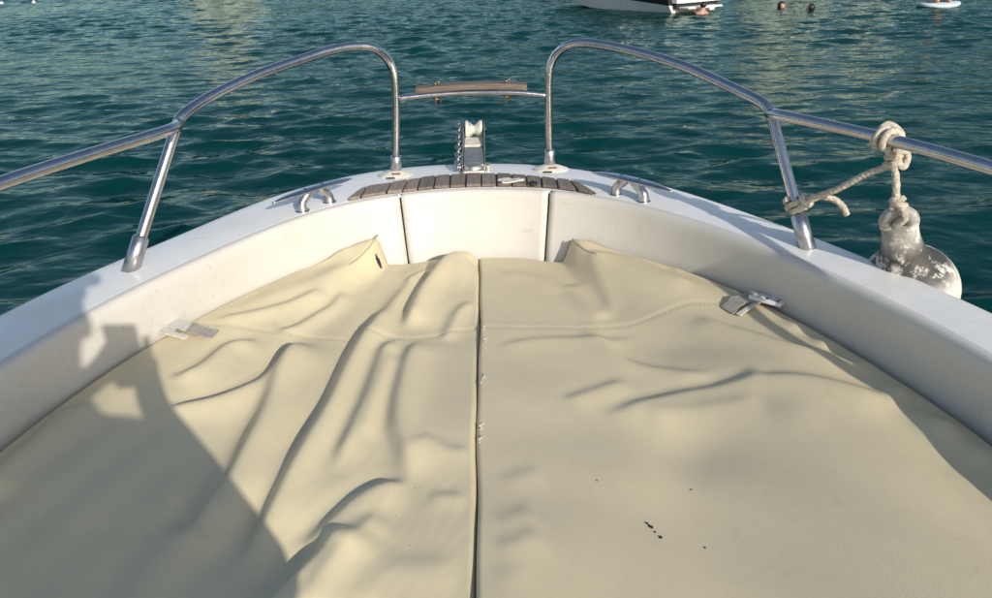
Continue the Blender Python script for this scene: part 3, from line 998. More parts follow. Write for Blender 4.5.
def relief(side, X, Y):
    X = np.asarray(X, float); Y = np.asarray(Y, float)
    Z = base_height(X, Y)
    for x, y, w, a in _puffs[side]:
        Z = Z + a * np.exp(-((X - x) ** 2 + (Y - y) ** 2) / w ** 2)
    Z = Z + fold_height(X, Y, FOLDS_L if side < 0 else FOLDS_R)
    sd, t = poly_dist(X, Y, catmull(W(SEAM_L if side < 0 else SEAM_R), 4))
    Z = Z - 0.0026 * np.exp(-(np.abs(sd) / 0.006) ** 1.5) + 0.0012 * np.exp(-((np.abs(sd) - 0.012) / 0.007) ** 2)
    if side > 0:      # the loose edge scallops along the wall, and a pinched peak
        for px, py, a_, w_ in ((796, 338, 0.012, 0.026), (826, 357, 0.017, 0.026), (860, 380, 0.018, 0.026), (897, 408, 0.018, 0.028), (945, 446, 0.018, 0.030), (985, 470, 0.016, 0.028), (752, 380, 0.007, 0.02), (668, 268, 0.012, 0.022)):
            c = W([(px, py)])[0]
            Z = Z + a_ * np.exp(-((X - c[0]) ** 2 + (Y - c[1]) ** 2) / w_ ** 2)
        q = X * 0.6 + Y * 0.8 + 0.05 * np.sin(4 * X - 3 * Y)
        Z = Z + 0.0013 * np.sin(2 * math.pi * q / 0.19 + 1.7 * np.sin(5.3 * X + 2.0 * Y))
    if side < 0:
        q = X * 0.93 - Y * 0.36 + 0.03 * np.sin(3.2 * Y + 1.0)
        Z = Z + 0.0022 * np.sin(2 * math.pi * q / 0.105 + 1.6 * np.sin(4.1 * Y + 5 * X)) * (0.6 + 0.4 * np.sin(6 * Y + 2)) * smoothstep(-0.14, -0.28, X)
    if side < 0:
        Z = Z - 0.016 * np.exp(-((X - SEAM_X) / 0.035) ** 2) * smoothstep(1.95, 2.15, Y)
        q2 = q + 0.006 * np.sin(31 * Y) + 0.004 * np.sin(47 * X + 13 * Y)
        Z = Z + 0.00045 * np.sin(2 * math.pi * q2 / 0.024) * smoothstep(-0.2, 0.6, np.sin(9 * X + 4 * Y) + np.sin(7 * Y - 5 * X))
    if side < 0:      # the puffed inner front corner
        c = W([(458, 268)])[0]
        Z = Z + 0.030 * np.exp(-((X - c[0]) / 0.065) ** 2 - ((Y - c[1] - 0.03) / 0.09) ** 2)
    return Z
GX, GY = np.arange(-1.16, 1.10, 0.004), np.arange(0.28, 2.40, 0.004)
def blur(Z, sig):
    k = np.exp(-0.5 * (np.arange(-6, 7) / sig) ** 2); k /= k.sum()
    Zp = np.pad(Z, 6, mode='edge')
    Zp = sum(w * Zp[:, i:i + Z.shape[1]] for i, w in enumerate(k))
    return sum(w * Zp[i:i + Z.shape[0], :] for i, w in enumerate(k))
HGRID = {sd: blur(raw_height(sd, *np.meshgrid(GX, GY)), 1.6) for sd in (-1, 1)}
def top_height(side, X, Y):
    G = HGRID[side]
    fx = np.clip((np.asarray(X, float) - GX[0]) / 0.004, 0, len(GX) - 1.001); fy = np.clip((np.asarray(Y, float) - GY[0]) / 0.004, 0, len(GY) - 1.001)
    ix, iy = fx.astype(int), fy.astype(int)
    ax, ay = fx - ix, fy - iy
    return (G[iy, ix] * (1 - ax) + G[iy, ix + 1] * ax) * (1 - ay) + (G[iy + 1, ix] * (1 - ax) + G[iy + 1, ix + 1] * ax) * ay
def seam_wobble(Y):
    return 0.0024 * np.sin(7.5 * Y + 1.0) + 0.0013 * np.sin(19 * Y)
def cushion(side):
    # boundary run: front of the seam along the wall to the aft corner
    if side < 0:
        ids = [i for i in range(NS) if INN[i, 0] < SEAM_X and INN[i, 1] > 0.32][::-1]
    else:
        ids = [i for i in range(NS) if INN[i, 0] > SEAM_X and INN[i, 1] > 0.32]
    B = []
    for i in ids:
        cen = smoothstep(1.75, 2.25, INN[i, 1])
        off = 0.066 * cen + 0.006 * (1 - cen)
        lat = abs(INN[i, 0] - BX)
        off -= 0.030 * smoothstep(0.25, 0.33, lat) * cen
        B.append(INN[i] + NIN[i] * off)
    B = np.array(B)
    sx = SEAM_X + 0.0007 * side
    B = np.vstack([[sx, B[0][1]], B[1:], [B[-1][0], 0.33]])
    B = resample(B, 900)
    o = np.array([sx, 0.33])
    ang0 = np.abs(np.arctan2(B[:, 0] - o[0], B[:, 1] - o[1]))
    amax = math.pi / 2
    # angles: clustered near the seam
    na = 430
    u = np.linspace(0, 1, na)
    A = amax * (0.25 * u ** 3 + 0.75 * u ** 1.25)
    A[0] = 0
    order = np.argsort(ang0)
    bx = np.interp(A, ang0[order], B[order, 0]); by = np.interp(A, ang0[order], B[order, 1])
    nr = 300
    v = np.linspace(0, 1, nr)
    R_ = 1 - (1 - v) ** 1.35
    R_ = 0.12 + 0.88 * R_
    X = o[0] + (bx - o[0])[:, None] * R_[None, :]
    Y = o[1] + (by - o[1])[:, None] * R_[None, :]
    # last column exactly along the aft edge
    Z = top_height(side, X, Y)
    # rounded edges
    Lr = np.hypot(bx - o[0], by - o[1])[:, None]
    dw = Lr * (1 - R_[None, :])
    ds = np.abs(X - sx)
    wob = 0.0
    def roundoff(d, r):
        q = np.clip(1 - d / r, 0, 1)
        return r * (1 - np.sqrt(np.clip(1 - q * q, 0, 1)))
    lat = np.abs(X - BX)
    Z = Z - roundoff(dw, 0.024 + 0.018 * smoothstep(2.0, 2.15, Y) * smoothstep(0.24, 0.30, np.abs(X - BX))) - roundoff(ds, 0.013 if side < 0 else 0.010)
    X = X + seam_wobble(Y) * np.exp(-ds / 0.04)
    V = np.stack([X, Y, Z], -1).reshape(-1, 3)
    idx = np.arange(na * nr).reshape(na, nr)
    faces = np.stack([idx[:-1, :-1], idx[1:, :-1], idx[1:, 1:], idx[:-1, 1:]], -1).reshape(-1, 4)
    V = list(V); faces = [tuple(f) for f in faces]
    # skirts
    ring = list(idx[0, ::-1]) [::1]
    run = list(idx[0, :]) + list(idx[1:, -1])
    run = run + list(idx[-1, ::-1][1:]) + list(idx[::-1, 0][1:-1])
    lo = []
    for i in run:
        p = V[i]
        V.append(np.array([p[0], p[1], 0.803])); lo.append(len(V) - 1)
    m = len(run)
    for k in range(m):
        k2 = (k + 1) % m
        faces.append((run[k], run[k2], lo[k2], lo[k]))
    if side > 0:
        faces = [f[::-1] for f in faces]
    ob = mesh_obj('cover', V, faces, MAT['vinyl'])
    return ob, (bx, by, sx)
CUSH = {}
for side, label in ((-1, 'wrinkled cream vinyl cushion left of the centre seam with photographer shadow on it'), (1, 'smoother cream vinyl cushion right of the centre seam with small black tears')):
    root = thing('seat_cushion', label, 'cushion', (BX + side * 0.4, 1.2, 0.803), 'cream bow cushions')
    ob, info = cushion(side)
    inv = Matrix.Translation((-(BX + side * 0.4), -1.2, -0.803))
    ob.parent = root; ob.matrix_parent_inverse = inv
    CUSH[side] = (root, inv)
    bx, by, sx = info
    # welt piping along the wall edge, just below the shoulder
    run = np.stack([bx, by], 1)[8:-4]
    zz = top_height(side, run[:, 0], run[:, 1]) - 0.022
    pts = np.column_stack([run, zz])
    pp = tube('piping', resample(pts, 260), 0.0042, MAT['piping'], seg=8)
    pp.parent = root; pp.matrix_parent_inverse = inv
    ys = np.linspace(0.4, by[0] - 0.02, 160)
    if side > 0: ys = ys[:0]
    zz = top_height(side, np.full_like(ys, sx + side * 0.004), ys) - 0.010
    if side < 0:
        pp = tube('piping', np.column_stack([sx - 0.0022 + seam_wobble(ys), ys, zz - 0.001]), 0.0019, MAT['piping'], seg=8)
        pp.parent = root; pp.matrix_parent_inverse = inv
    # stitching beside the cross seam
    S = resample(catmull(W(SEAM_L if side < 0 else SEAM_R), 6), 110)
    parts = []
    for k in range(0, 108, 1):
        if k % 2: continue
        a, b = S[k], S[k + 1]
        m2 = 0.5 * (a + b)
        t = (b - a); nn = np.array([-t[1], t[0]]) / np.linalg.norm(t)
        q0, q1 = a - nn * 0.010, b - nn * 0.010
        z0 = top_height(side, np.array([q0[0], q1[0]]), np.array([q0[1], q1[1]]))
        parts.append(tube_geo([P3(q0, z0[0] + 0.0002), P3(q1, z0[1] + 0.0002)], 0.0008, seg=5))
    Vv, Ff = join_geo(parts)
    st = mesh_obj('stitching', Vv, Ff, MAT['piping']); st.parent = root; st.matrix_parent_inverse = inv
    st['kind'] = 'stuff'
def on_cushion(o, side):
    o.parent, o.matrix_parent_inverse = CUSH[side]
    return o
def cz(side, x, y):
    return float(top_height(side, np.array([x]), np.array([y]))[0])
def cpoint(side, px, py, lift=0.0):
    zs = np.linspace(1.02, 0.82, 400)
    d = ray(px, py)
    P = CAM[None, :] + d[None, :] * ((zs - CAM[2]) / d[2])[:, None]
    h = top_height(side, P[:, 0], P[:, 1])
    k = int(np.argmax(h >= P[:, 2]))
    return np.array([P[k, 0], P[k, 1], h[k] + lift])
def tear(side, px, py, w, h, label=None, rot=0.0, seed=1):
    r = random.Random(seed)
    c = cpoint(side, px, py)
    V = [c + np.array([0, 0, 0.0012])]
    n = 22
    for k in range(n):
        a = 2 * math.pi * k / n
        rr = 0.62 + 0.5 * r.random()
        x, y = w * rr * math.cos(a), h * rr * math.sin(a)
        x, y = x * math.cos(rot) - y * math.sin(rot), x * math.sin(rot) + y * math.cos(rot)
        V.append(np.array([c[0] + x, c[1] + y, cz(side, c[0] + x, c[1] + y) + 0.0014]))
    for k in range(n):
        v = V[1 + k]
        d = v - c
        q = c + d * 1.0
        V.append(np.array([q[0], q[1], v[2] - 0.004]))
    Fc = [(0, 1 + k, 1 + (k + 1) % n) for k in range(n)] + [(1 + k, 1 + n + k, 1 + n + (k + 1) % n, 1 + (k + 1) % n) for k in range(n)]
    o = mesh_obj('tear', V, Fc, MAT['black'], smooth=False)
    if label: o['label'] = label
    return on_cushion(o, side)
tear(-1, 379, 263, 0.009, 0.013, 'black hole torn at the raised front corner', 0.3, 3)
tear(1, 650.5, 527, 0.005, 0.003, 'small black tear', -0.8, 5)
tear(1, 646.8, 523.5, 0.0034, 0.0018, None, -0.7, 8)
tear(1, 660.5, 537.5, 0.0032, 0.0032, None, 0.0, 9)
tear(1, 655, 532.5, 0.002, 0.0016, None, 0.0, 12)
tear(1, 597, 481, 0.0012, 0.0012, None, 0, 13); tear(1, 705, 548, 0.0016, 0.0014, None, 0, 14); tear(1, 691, 490, 0.0013, 0.0013, None, 0, 15)
# welt seams down the raised front corners
for side in (-1, 1):
    ys = np.linspace(2.03, 2.185 if side < 0 else 2.15, 20)
    f = smoothstep(1.5, 2.2, ys)
    xs = BX + side * (0.36 * (1 - f) + 0.272 * f + 0.92 * (0.42 * (1 - f) + 0.026 * f))
    on_cushion(tube('piping', np.column_stack([xs, ys, top_height(side, xs, ys) + 0.0008]), 0.0022, MAT['piping'], seg=8), side)
# loose threads along the centre seam
for (px, py, seed) in ((484, 329, 1), (485, 341, 5), (484, 377, 2), (483, 384, 6), (482, 428, 3), (481, 440, 4)):
    r = random.Random(seed)
    c = cpoint(1, px, py)
    P = [c + np.array([r.uniform(-.006, .004), -0.012 + 0.005 * k, 0.001 + 0.004 * r.random()]) for k in range(6)]
    on_cushion(tube('loose_thread', catmull(P, 6), 0.0009, MAT['thread'], seg=6), 1)

# straps with buckles
def ribbon(pts, width_dir, w, th=0.0018):
    P = catmull(pts, 6)
    n = len(P)
    dd = P[-1] - P[0]
    wd = np.array([-dd[1], dd[0], 0.0]); wd /= np.linalg.norm(wd)
    rows = []
    for i, p in enumerate(P):
        ww = w * (1 + 0.08 * math.sin(i * 1.3))
        up = np.array([0, 0, th])
        rows.append([p - wd * ww / 2, p + wd * ww / 2, p + wd * ww / 2 + up, p - wd * ww / 2 + up])
    V, Fc = loft(rows, closed=True)
    Fc += [(3, 2, 1, 0), tuple((n - 1) * 4 + k for k in range(4))]
    return V, Fc
def straps():
    # left: white tape fold over the cushion's edge, then grey webbing with a frayed end
    a = [cpoint(-1, *p, l) for p, l in (((152, 331), 0.004), ((164, 326.5), 0.010), ((178, 329), 0.013), ((190, 332), 0.012))]
    V, Fc = ribbon(a, (0.15, 1, 0), 0.042, 0.003)
    s = on_cushion(mesh_obj('strap_fold', V, Fc, MAT['tape'], smooth=False), -1)
    s['label'] = 'folded white strap at the left edge'
    a = [cpoint(-1, *p, l) for p, l in (((183, 331), 0.004), ((193, 332.5), 0.012), ((205, 335), 0.006), ((216, 335.5), 0.003))]
    V, Fc = ribbon(a, (0.2, 1, 0), 0.046, 0.002)
    on_cushion(mesh_obj('webbing', V, Fc, MAT['webbing'], smooth=False), -1)
    a = [cpoint(-1, *p, l) for p, l in (((158, 334), 0.006), ((168, 337), 0.009), ((178, 339), 0.008), ((187, 341), 0.007))]
    V, Fc = ribbon(a, (0.1, 1, 0), 0.013, 0.005)
    on_cushion(mesh_obj('strap_edge', V, Fc, MAT['tape'], smooth=False), -1)
    c = cpoint(-1, 143, 338, 0.003)
    bm = bmesh.new(); box_bm(bm, c, (0.018, 0.010, 0.006), 0.002, Matrix.Rotation(0.6, 3, 'Z'))
    on_cushion(bm_obj('hook', bm, MAT['black']), -1)
    for k in range(7):
        r = random.Random(40 + k)
        p = cpoint(-1, 200 + 2.4 * k, 329 + 0.4 * k, 0.006)
        P = [p, p + np.array([r.uniform(-.004, .01), r.uniform(0, .012), 0.004]), p + np.array([r.uniform(-.004, .014), r.uniform(0.004, .018), 0.001])]
        on_cushion(tube('loose_thread', catmull(P, 4), 0.0006, MAT['thread'], seg=5), -1)
    # right: white side-release buckle on a folded strap
    c0, c1 = cpoint(1, 751, 301, 0.016), cpoint(1, 783, 310, 0.016)
    d = c1 - c0; L = np.linalg.norm(d)
    d[2] = 0; L = np.linalg.norm(d); ex = d / L; ey = np.array([-ex[1], ex[0], 0]); ez = np.array([0, 0, 1.0])
    rotm = Matrix([[ex[k], ey[k], ez[k]] for k in range(3)]) @ Matrix.Rotation(math.radians(-8), 3, 'X')
    bm = bmesh.new()
    mid = 0.5 * (c0 + c1)
    mid[2] = max(mid[2], 0.935)
    ex, ey, ez = (np.array(rotm @ Vector(v)) for v in ((1, 0, 0), (0, 1, 0), (0, 0, 1)))
    for off, s in (((0, 0.017), (L, 0.008)), ((0, -0.017), (L, 0.008)), ((-L / 2 + 0.005, 0), (0.010, 0.034)), ((L / 2 - 0.005, 0), (0.010, 0.034)), ((-0.012, 0), (0.012, 0.034)), ((0.012, 0), (0.016, 0.034))):
        box_bm(bm, mid + ex * off[0] + ey * off[1], (s[0], s[1], 0.010), 0.002, rotm)
    b = on_cushion(bm_obj('buckle', bm, MAT['buckle']), 1)
    for ox in (-0.030, 0.0, 0.030):  # black blocks under the openings, painting their shade
        bm = bmesh.new(); box_bm(bm, mid + ex * ox - ez * 0.003, (0.016, 0.022, 0.003), 0.0, rotm)
        on_cushion(bm_obj('buckle_slot_shade', bm, MAT['dark_gap']), 1)
    b['label'] = 'white plastic buckle at the right edge'
    a = [cpoint(1, *p, l) for p, l in (((727, 312), 0.003), ((737, 306), 0.014), ((746, 303), 0.012), ((757, 301), 0.018))]
    V, Fc = ribbon(a, (0.55, 0.85, 0.0), 0.044, 0.002)
    on_cushion(mesh_obj('webbing', V, Fc, MAT['webbing'], smooth=False), 1)
    a = [cpoint(1, *p, l) for p, l in (((738, 317), 0.004), ((748, 311), 0.006), ((760, 305), 0.010))]
    V, Fc = ribbon(a, (0.5, 0.85, 0.0), 0.012, 0.003)
    on_cushion(mesh_obj('strap_edge', V, Fc, MAT['tape'], smooth=False), 1)
straps()

# ------------------------------------------------------------------ fender and its rope
RAILZ = 1.338
def rope_and_fender():
    # ball fender outboard of the starboard gunwale
    c = ony(907, 289, 1.60)
    R_ = 0.110
    eye = ony(899, 222, 1.555)
    ax = eye - c; L = np.linalg.norm(ax); ax /= L
    yv = CAM - c; yv -= ax * (yv @ ax); yv /= np.linalg.norm(yv); xv = np.cross(yv, ax)
    q = Matrix([[xv[k], yv[k], ax[k]] for k in range(3)])
    prof = []
    for k in range(22):
        a = -math.pi / 2 + (math.pi * 0.82) * k / 21
        prof.append((R_ * math.cos(a), R_ * math.sin(a)))
    r_end, z_end = prof[-1]
    neck_r = 0.037
    for k in range(1, 9):
        t = k / 8
        prof.append((r_end + (neck_r - r_end) * (1 - (1 - t) ** 2.2), z_end + (L * 0.93 - z_end) * t))
    prof += [(neck_r * 0.7, L * 0.965), (0.0, L * 0.97)]
    seg = 40
    Vv, Ff = lathe_geo(prof, seg)
    ball = mesh_obj('fender', Vv, Ff, MAT['fender'])
    ball.matrix_world = Matrix.Translation(c) @ q.to_4x4()
    tag(ball, 'round white fender with black scuffs hanging outside the right gunwale', 'fender')
    # eye lug: flat ring on top of the neck
    zc = L
    ring = []
    for j in range(25):
        a = 2 * math.pi * j / 24
        ring.append(np.array([0.0265 * math.cos(a), 0, zc + 0.002 + 0.027 * math.sin(a)]))
    Vv, Ff = tube_geo(ring, 0.0145, seg=14, caps=False)
    lug = mesh_obj('eye_lug', Vv, Ff, MAT['fender'], ball)
    # rail place where the rope is tied
    it = min(range(len(RAILS[1]) - 1), key=lambda k: abs(to_px(RAILS[1][k])[0] - 888) if RAILS[1][k][1] > 1.0 else 9e9)
    tie = RAILS[1][it].copy()
    rd = RAILS[1][it + 1] - RAILS[1][it - 1]; rd /= np.linalg.norm(rd)
    up = np.array([0, 0, 1.0]); sd = np.cross(rd, up); sd /= np.linalg.norm(sd)
    rr = 0.0075
    kw = dict(seg=15, strands=4, pitch=0.022, depth=0.16)
    parts = []
    # hitch round the rail: two turns with a crossing riding turn
    def helix(center, axis, e1, e2, rad, turns, pitch, a0=0.0, n=24):
        P = []
        for k in range(int(n * turns) + 1):
            a = a0 + 2 * math.pi * k / n
            P.append(center + axis * pitch * (k / n - turns / 2) + rad * (math.cos(a) * e1 + math.sin(a) * e2))
        return P
    h = helix(tie, rd, sd, up, RT + rr * 0.9, 2.1, 0.019, math.radians(200))
    parts.append(tube_geo(h, rr, **kw))
    cross = [tie + rd * -0.018 + sd * 0.020 + up * -0.012, tie + rd * -0.012 + sd * -0.006 + up * 0.027, tie + rd * 0.012 + sd * -0.026 + up * 0.012, tie + rd * 0.018 - sd * 0.020 - up * 0.016, tie + rd * 0.004 - sd * 0.012 - up * 0.036]
    parts.append(tube_geo(resample(catmull(cross, 10), 60), rr, **kw))
    # knot under the rail
    k1 = tie + np.array([0.004, -0.006, -0.050])
    k1 = ony(893, 161, tie[1] + 0.0)
    kp = helix(k1, up, np.array([1.0, 0, 0]), np.array([0, 1.0, 0]), 0.0125, 1.8, 0.016, 0.5)
    parts.append(tube_geo(kp, rr, **kw))
    loop = [tie + sd * -0.004 - up * 0.02, k1 + np.array([-0.004, -0.006, 0.008]), k1 + np.array([0.018, -0.014, -0.010]), k1 + np.array([0.026, -0.006, 0.012]), k1 + np.array([0.014, -0.010, 0.024]), k1 + np.array([-0.010, -0.012, 0.012])]
    parts.append(tube_geo(resample(catmull(loop, 10), 70), rr, **kw))
    # leg down to the fender eye
    top_eye = np.array(c) + ax * (L + 0.036)
    eyec = np.array(c) + ax * L
    leg = [k1 + np.array([0.0, 0, 0.0]), k1 + (top_eye - k1) * 0.35 + np.array([0.002, -0.004, -0.004]), k1 + (top_eye - k1) * 0.8, top_eye + np.array([0, -0.012, 0.004]), top_eye + np.array([0.006, -0.026, -0.010]), eyec - yv * -0.022 + ax * 0.012 + xv * 0.004, eyec + xv * 0.006, eyec - yv * 0.022 + ax * 0.01]
    parts.append(tube_geo(resample(catmull(leg, 12), 150), rr, **kw))
    lp = helix(top_eye + np.array([0, 0, 0.012]), (top_eye - k1) / np.linalg.norm(top_eye - k1), np.array([1.0, 0, 0]), np.array([0, 1.0, 0]), 0.0115, 1.5, 0.014)
    parts.append(tube_geo(lp, rr, **kw))
    # line across to the stanchion
    bs, tp = onz(808, 250, ZD), ony(770, 110, 1.90)
    sax = (tp - bs) / np.linalg.norm(tp - bs)
    t_k = 0.315
    kn = bs + (tp - bs) * t_k
    e1 = np.cross(sax, np.array([0, 1.0, 0])); e1 /= np.linalg.norm(e1); e2 = np.cross(sax, e1)
    tow = k1 - kn; tow /= np.linalg.norm(tow)
    knot = kn + tow * 0.027
    line = [k1 + np.array([0.010, -0.012, -0.004]), k1 + (knot - k1) * 0.25 + np.array([0, 0, -0.003]), k1 + (knot - k1) * 0.6 + np.array([0, 0, -0.008]), knot + tow * 0.02, knot]
    parts.append(tube_geo(resample(catmull(line, 12), 120), rr, **kw))
    h = helix(kn, sax, e1, e2, RT + rr * 0.9, 2.0, 0.018, math.radians(30))
    parts.append(tube_geo(h, rr, **kw))
    w1 = np.cross(tow, np.array([0, 0, 1.0])); w1 /= np.linalg.norm(w1); w2 = np.cross(tow, w1)
    h = helix(knot, tow, w1, w2, 0.0125, 1.6, 0.017, 0.2)
    parts.append(tube_geo(h, rr, **kw))
    tail = [kn + tow * 0.012 - np.array([0, 0.012, 0.006]), knot + np.array([0.006, -0.012, 0.006]), knot + np.array([0.034, -0.016, 0.014]), knot + np.array([0.062, -0.02, 0.008]), knot + np.array([0.084, -0.024, -0.010]), knot + np.array([0.096, -0.026, -0.030])]
    parts.append(tube_geo(resample(catmull(tail, 12), 90), rr, **kw))
    V, Fc = join_geo(parts)
    o = mesh_obj('fender_rope', V, Fc, MAT['rope'])
    tag(o, 'knotted off-white rope tying the fender to the right side rail and stanchion', 'rope')
rope_and_fender()

# ------------------------------------------------------------------ people and far things
def skin_body(name, verts, edges, radii, mat, parent=None, subs=2, root=0):
    me = bpy.data.meshes.new(name)
    me.from_pydata([tuple(map(float, v)) for v in verts], edges, [])
    me.update()
    o = bpy.data.objects.new(name, me)
    COL.objects.link(o)
    sk = o.modifiers.new('skin', 'SKIN')
    sk.use_smooth_shade = True
    if not me.skin_vertices:
        me.attributes.new('skin_vertices', 'FLOAT', 'POINT')
    for i, r in enumerate(radii):
        d = me.skin_vertices[0].data[i]
        d.radius = (r, r) if not isinstance(r, tuple) else r
        d.use_root = (i == root)
    sb = o.modifiers.new('sub', 'SUBSURF')
    sb.levels = sb.render_levels = subs
    me.materials.append(mat)
    if parent: o.parent = parent
    return o
class Graph:
    def __init__(self): self.v, self.e, self.r = [], [], []
    def add(self, p, r, link=None):
        self.v.append(np.array(p, float)); self.r.append(r)
        if link is not None: self.e.append((link, len(self.v) - 1))
        return len(self.v) - 1
    def chain(self, link, pts):
        for p, r in pts: link = self.add(p, r, link)
        return link
def ellipsoid(name, c, s, mat, parent=None, cut=None, seg=20, wob=0.0):
    bm = bmesh.new()
    bmesh.ops.create_uvsphere(bm, u_segments=seg, v_segments=seg // 2 + 2, radius=1.0)
    for v in bm.verts:
        w = 1 + wob * (math.sin(7 * v.co.x + 3 * v.co.z) + math.sin(9 * v.co.y))
        v.co = Vector((v.co.x * s[0] * w, v.co.y * s[1] * w, v.co.z * s[2] * w))
    if cut is not None:
        bmesh.ops.delete(bm, geom=[v for v in bm.verts if cut(v.co)], context='VERTS')
    for v in bm.verts: v.co += Vector(c)
    return bm_obj(name, bm, mat, parent, True)

def photographer():
    FZ = 0.30
    root = thing('person', 'person in dark shirt and cap holding up a phone, shadow falling on left cushion', 'person', (0, 0, 0))
    g = Graph()
    pel = g.add((0.04, -0.44, 1.16), (0.19, 0.12))
    s1 = g.add((0.04, -0.43, 1.32), (0.19, 0.12), pel)
    s2 = g.add((0.03, -0.40, 1.50), (0.19, 0.12), s1)
    s3 = g.add((0.01, -0.36, 1.63), (0.13, 0.09), s2)
    nk = g.add((-0.02, -0.31, 1.74), 0.058, s3)
    h0 = g.add((-0.035, -0.26, 1.80), 0.062, nk)
    h1 = g.add((-0.035, -0.235, 1.87), 0.086, h0)
    h2 = g.add((-0.035, -0.255, 1.95), 0.092, h1)
    h3 = g.add((-0.035, -0.265, 2.01), 0.055, h2)
    g.chain(h1, [((-0.035, -0.165, 1.87), 0.022), ((-0.035, -0.128, 1.855), 0.013)])       # nose
    for sx, fx in ((1, 0.21), (-1, -0.20)):
        sh = g.add((fx, -0.37, 1.64), 0.062, s3)
        if sx > 0:
            el = g.chain(sh, [((0.245, -0.325, 1.53), 0.050), ((0.268, -0.25, 1.425), 0.044)])
            wr = g.chain(el, [((0.16, -0.16, 1.52), 0.040), ((0.062, -0.075, 1.60), 0.030)])
            palm = g.add((0.038, -0.040, 1.645), (0.026, 0.036), wr)
            tips = [((0.046, -0.004, 1.70), (0.044, 0.004, 1.73)), ((0.044, 0.0, 1.675), (0.020, 0.004, 1.69)), ((0.042, 0.0, 1.65), (0.016, 0.004, 1.662)), ((0.038, -0.002, 1.63), (0.014, 0.003, 1.638))]
            thumb = ((0.030, -0.05, 1.68), (0.012, -0.034, 1.70))
        else:
            el = g.chain(sh, [((-0.28, -0.32, 1.58), 0.054), ((-0.31, -0.22, 1.53), 0.048)])
            wr = g.chain(el, [((-0.20, -0.14, 1.575), 0.038), ((-0.10, -0.07, 1.635), 0.030)])
            palm = g.add((-0.058, -0.042, 1.660), (0.028, 0.036), wr)
            tips = [((-0.054, -0.004, 1.70), (-0.040, 0.004, 1.715)), ((-0.050, 0.0, 1.675), (-0.024, 0.004, 1.69)), ((-0.046, 0.0, 1.65), (-0.020, 0.004, 1.662)), ((-0.042, -0.002, 1.63), (-0.016, 0.003, 1.638))]
            thumb = ((-0.040, -0.05, 1.68), (-0.018, -0.034, 1.70))
        for a, b in tips: g.chain(palm, [(a, 0.0095), (b, 0.008)])
        g.chain(palm, [(thumb[0], 0.011), (thumb[1], 0.009)])
        hp = g.add((0.04 + sx * 0.10, -0.46, 1.10), 0.095, pel)
        kn = g.chain(hp, [((0.04 + sx * 0.12, -0.44, 0.74), 0.062), ((0.04 + sx * 0.13, -0.47, 0.40), 0.040)])
        g.chain(kn, [((0.04 + sx * 0.14, -0.42, FZ + 0.035), 0.036), ((0.04 + sx * 0.15, -0.29, FZ + 0.026), 0.026)])
    body = skin_body('body', g.v, g.e, g.r, MAT['skin'], root)
    # shirt with short sleeves
    t = Graph()
    a = t.add((0.06, -0.44, 1.10), (0.25, 0.17)); b = t.add((0.06, -0.43, 1.32), (0.25, 0.155), a)
    c = t.add((0.06, -0.40, 1.48), (0.27, 0.16), b); d = t.add((0.01, -0.36, 1.645), (0.14, 0.10), c)
    t.chain(d, [((0.21, -0.37, 1.645), 0.078), ((0.245, -0.325, 1.53), 0.068)])
    t.chain(d, [((-0.20, -0.37, 1.645), 0.078), ((-0.27, -0.32, 1.56), 0.068)])
    skin_body('shirt', t.v, t.e, t.r, MAT['shirt'], root)
    t = Graph()
    a0 = t.add((0.04, -0.44, 1.22), 0.15); a = t.add((0.04, -0.445, 1.10), 0.15, a0)
    for sx in (1, -1): t.chain(a, [((0.04 + sx * 0.10, -0.46, 0.98), 0.115), ((0.04 + sx * 0.12, -0.445, 0.78), 0.098)])
    skin_body('shorts', t.v, t.e, t.r, MAT['hair'], root)
    ellipsoid('hair', (-0.06, -0.33, 1.84), (0.125, 0.10, 0.17), MAT['hair'], root, cut=lambda p: p.y > 0.06, wob=0.02)
    cap = ellipsoid('cap', (-0.035, -0.255, 1.945), (0.098, 0.112, 0.105), MAT['shirt'], root, cut=lambda p: p.z < 0.0)
    brim = [(-0.035 + 0.088 * math.cos(a), -0.165 + 0.105 * math.sin(a), 1.945 - 0.012 * math.sin(a)) for a in np.linspace(0, math.pi, 16)]
    V = brim + [(x, y, z + 0.005) for x, y, z in brim]
    n = 16
    Fc = [tuple(range(n)), tuple(range(2 * n - 1, n - 1, -1))] + [(k, (k + 1) % n, n + (k + 1) % n, n + k) for k in range(n)]
    mesh_obj('brim', V, Fc, MAT['shirt'], cap, smooth=False)
    for sx in (-1, 1):
        ellipsoid('eye', (-0.035 + sx * 0.032, -0.162, 1.895), (0.012, 0.010, 0.010), MAT['hair'], root, seg=10)
        ellipsoid('ear', (-0.035 + sx * 0.092, -0.25, 1.885), (0.012, 0.022, 0.032), MAT['skin'], root, seg=10)
    ellipsoid('mouth', (-0.035, -0.162, 1.822), (0.024, 0.008, 0.007), MAT['swimsuit'], root, seg=10)
    bm = bmesh.new(); box_bm(bm, (-0.003, -0.012, 1.690), (0.076, 0.009, 0.152), 0.004)
    ph = bm_obj('phone', bm, MAT['black'])
    tag(ph, 'black phone held upright in both hands of the person taking the picture', 'phone')
photographer()

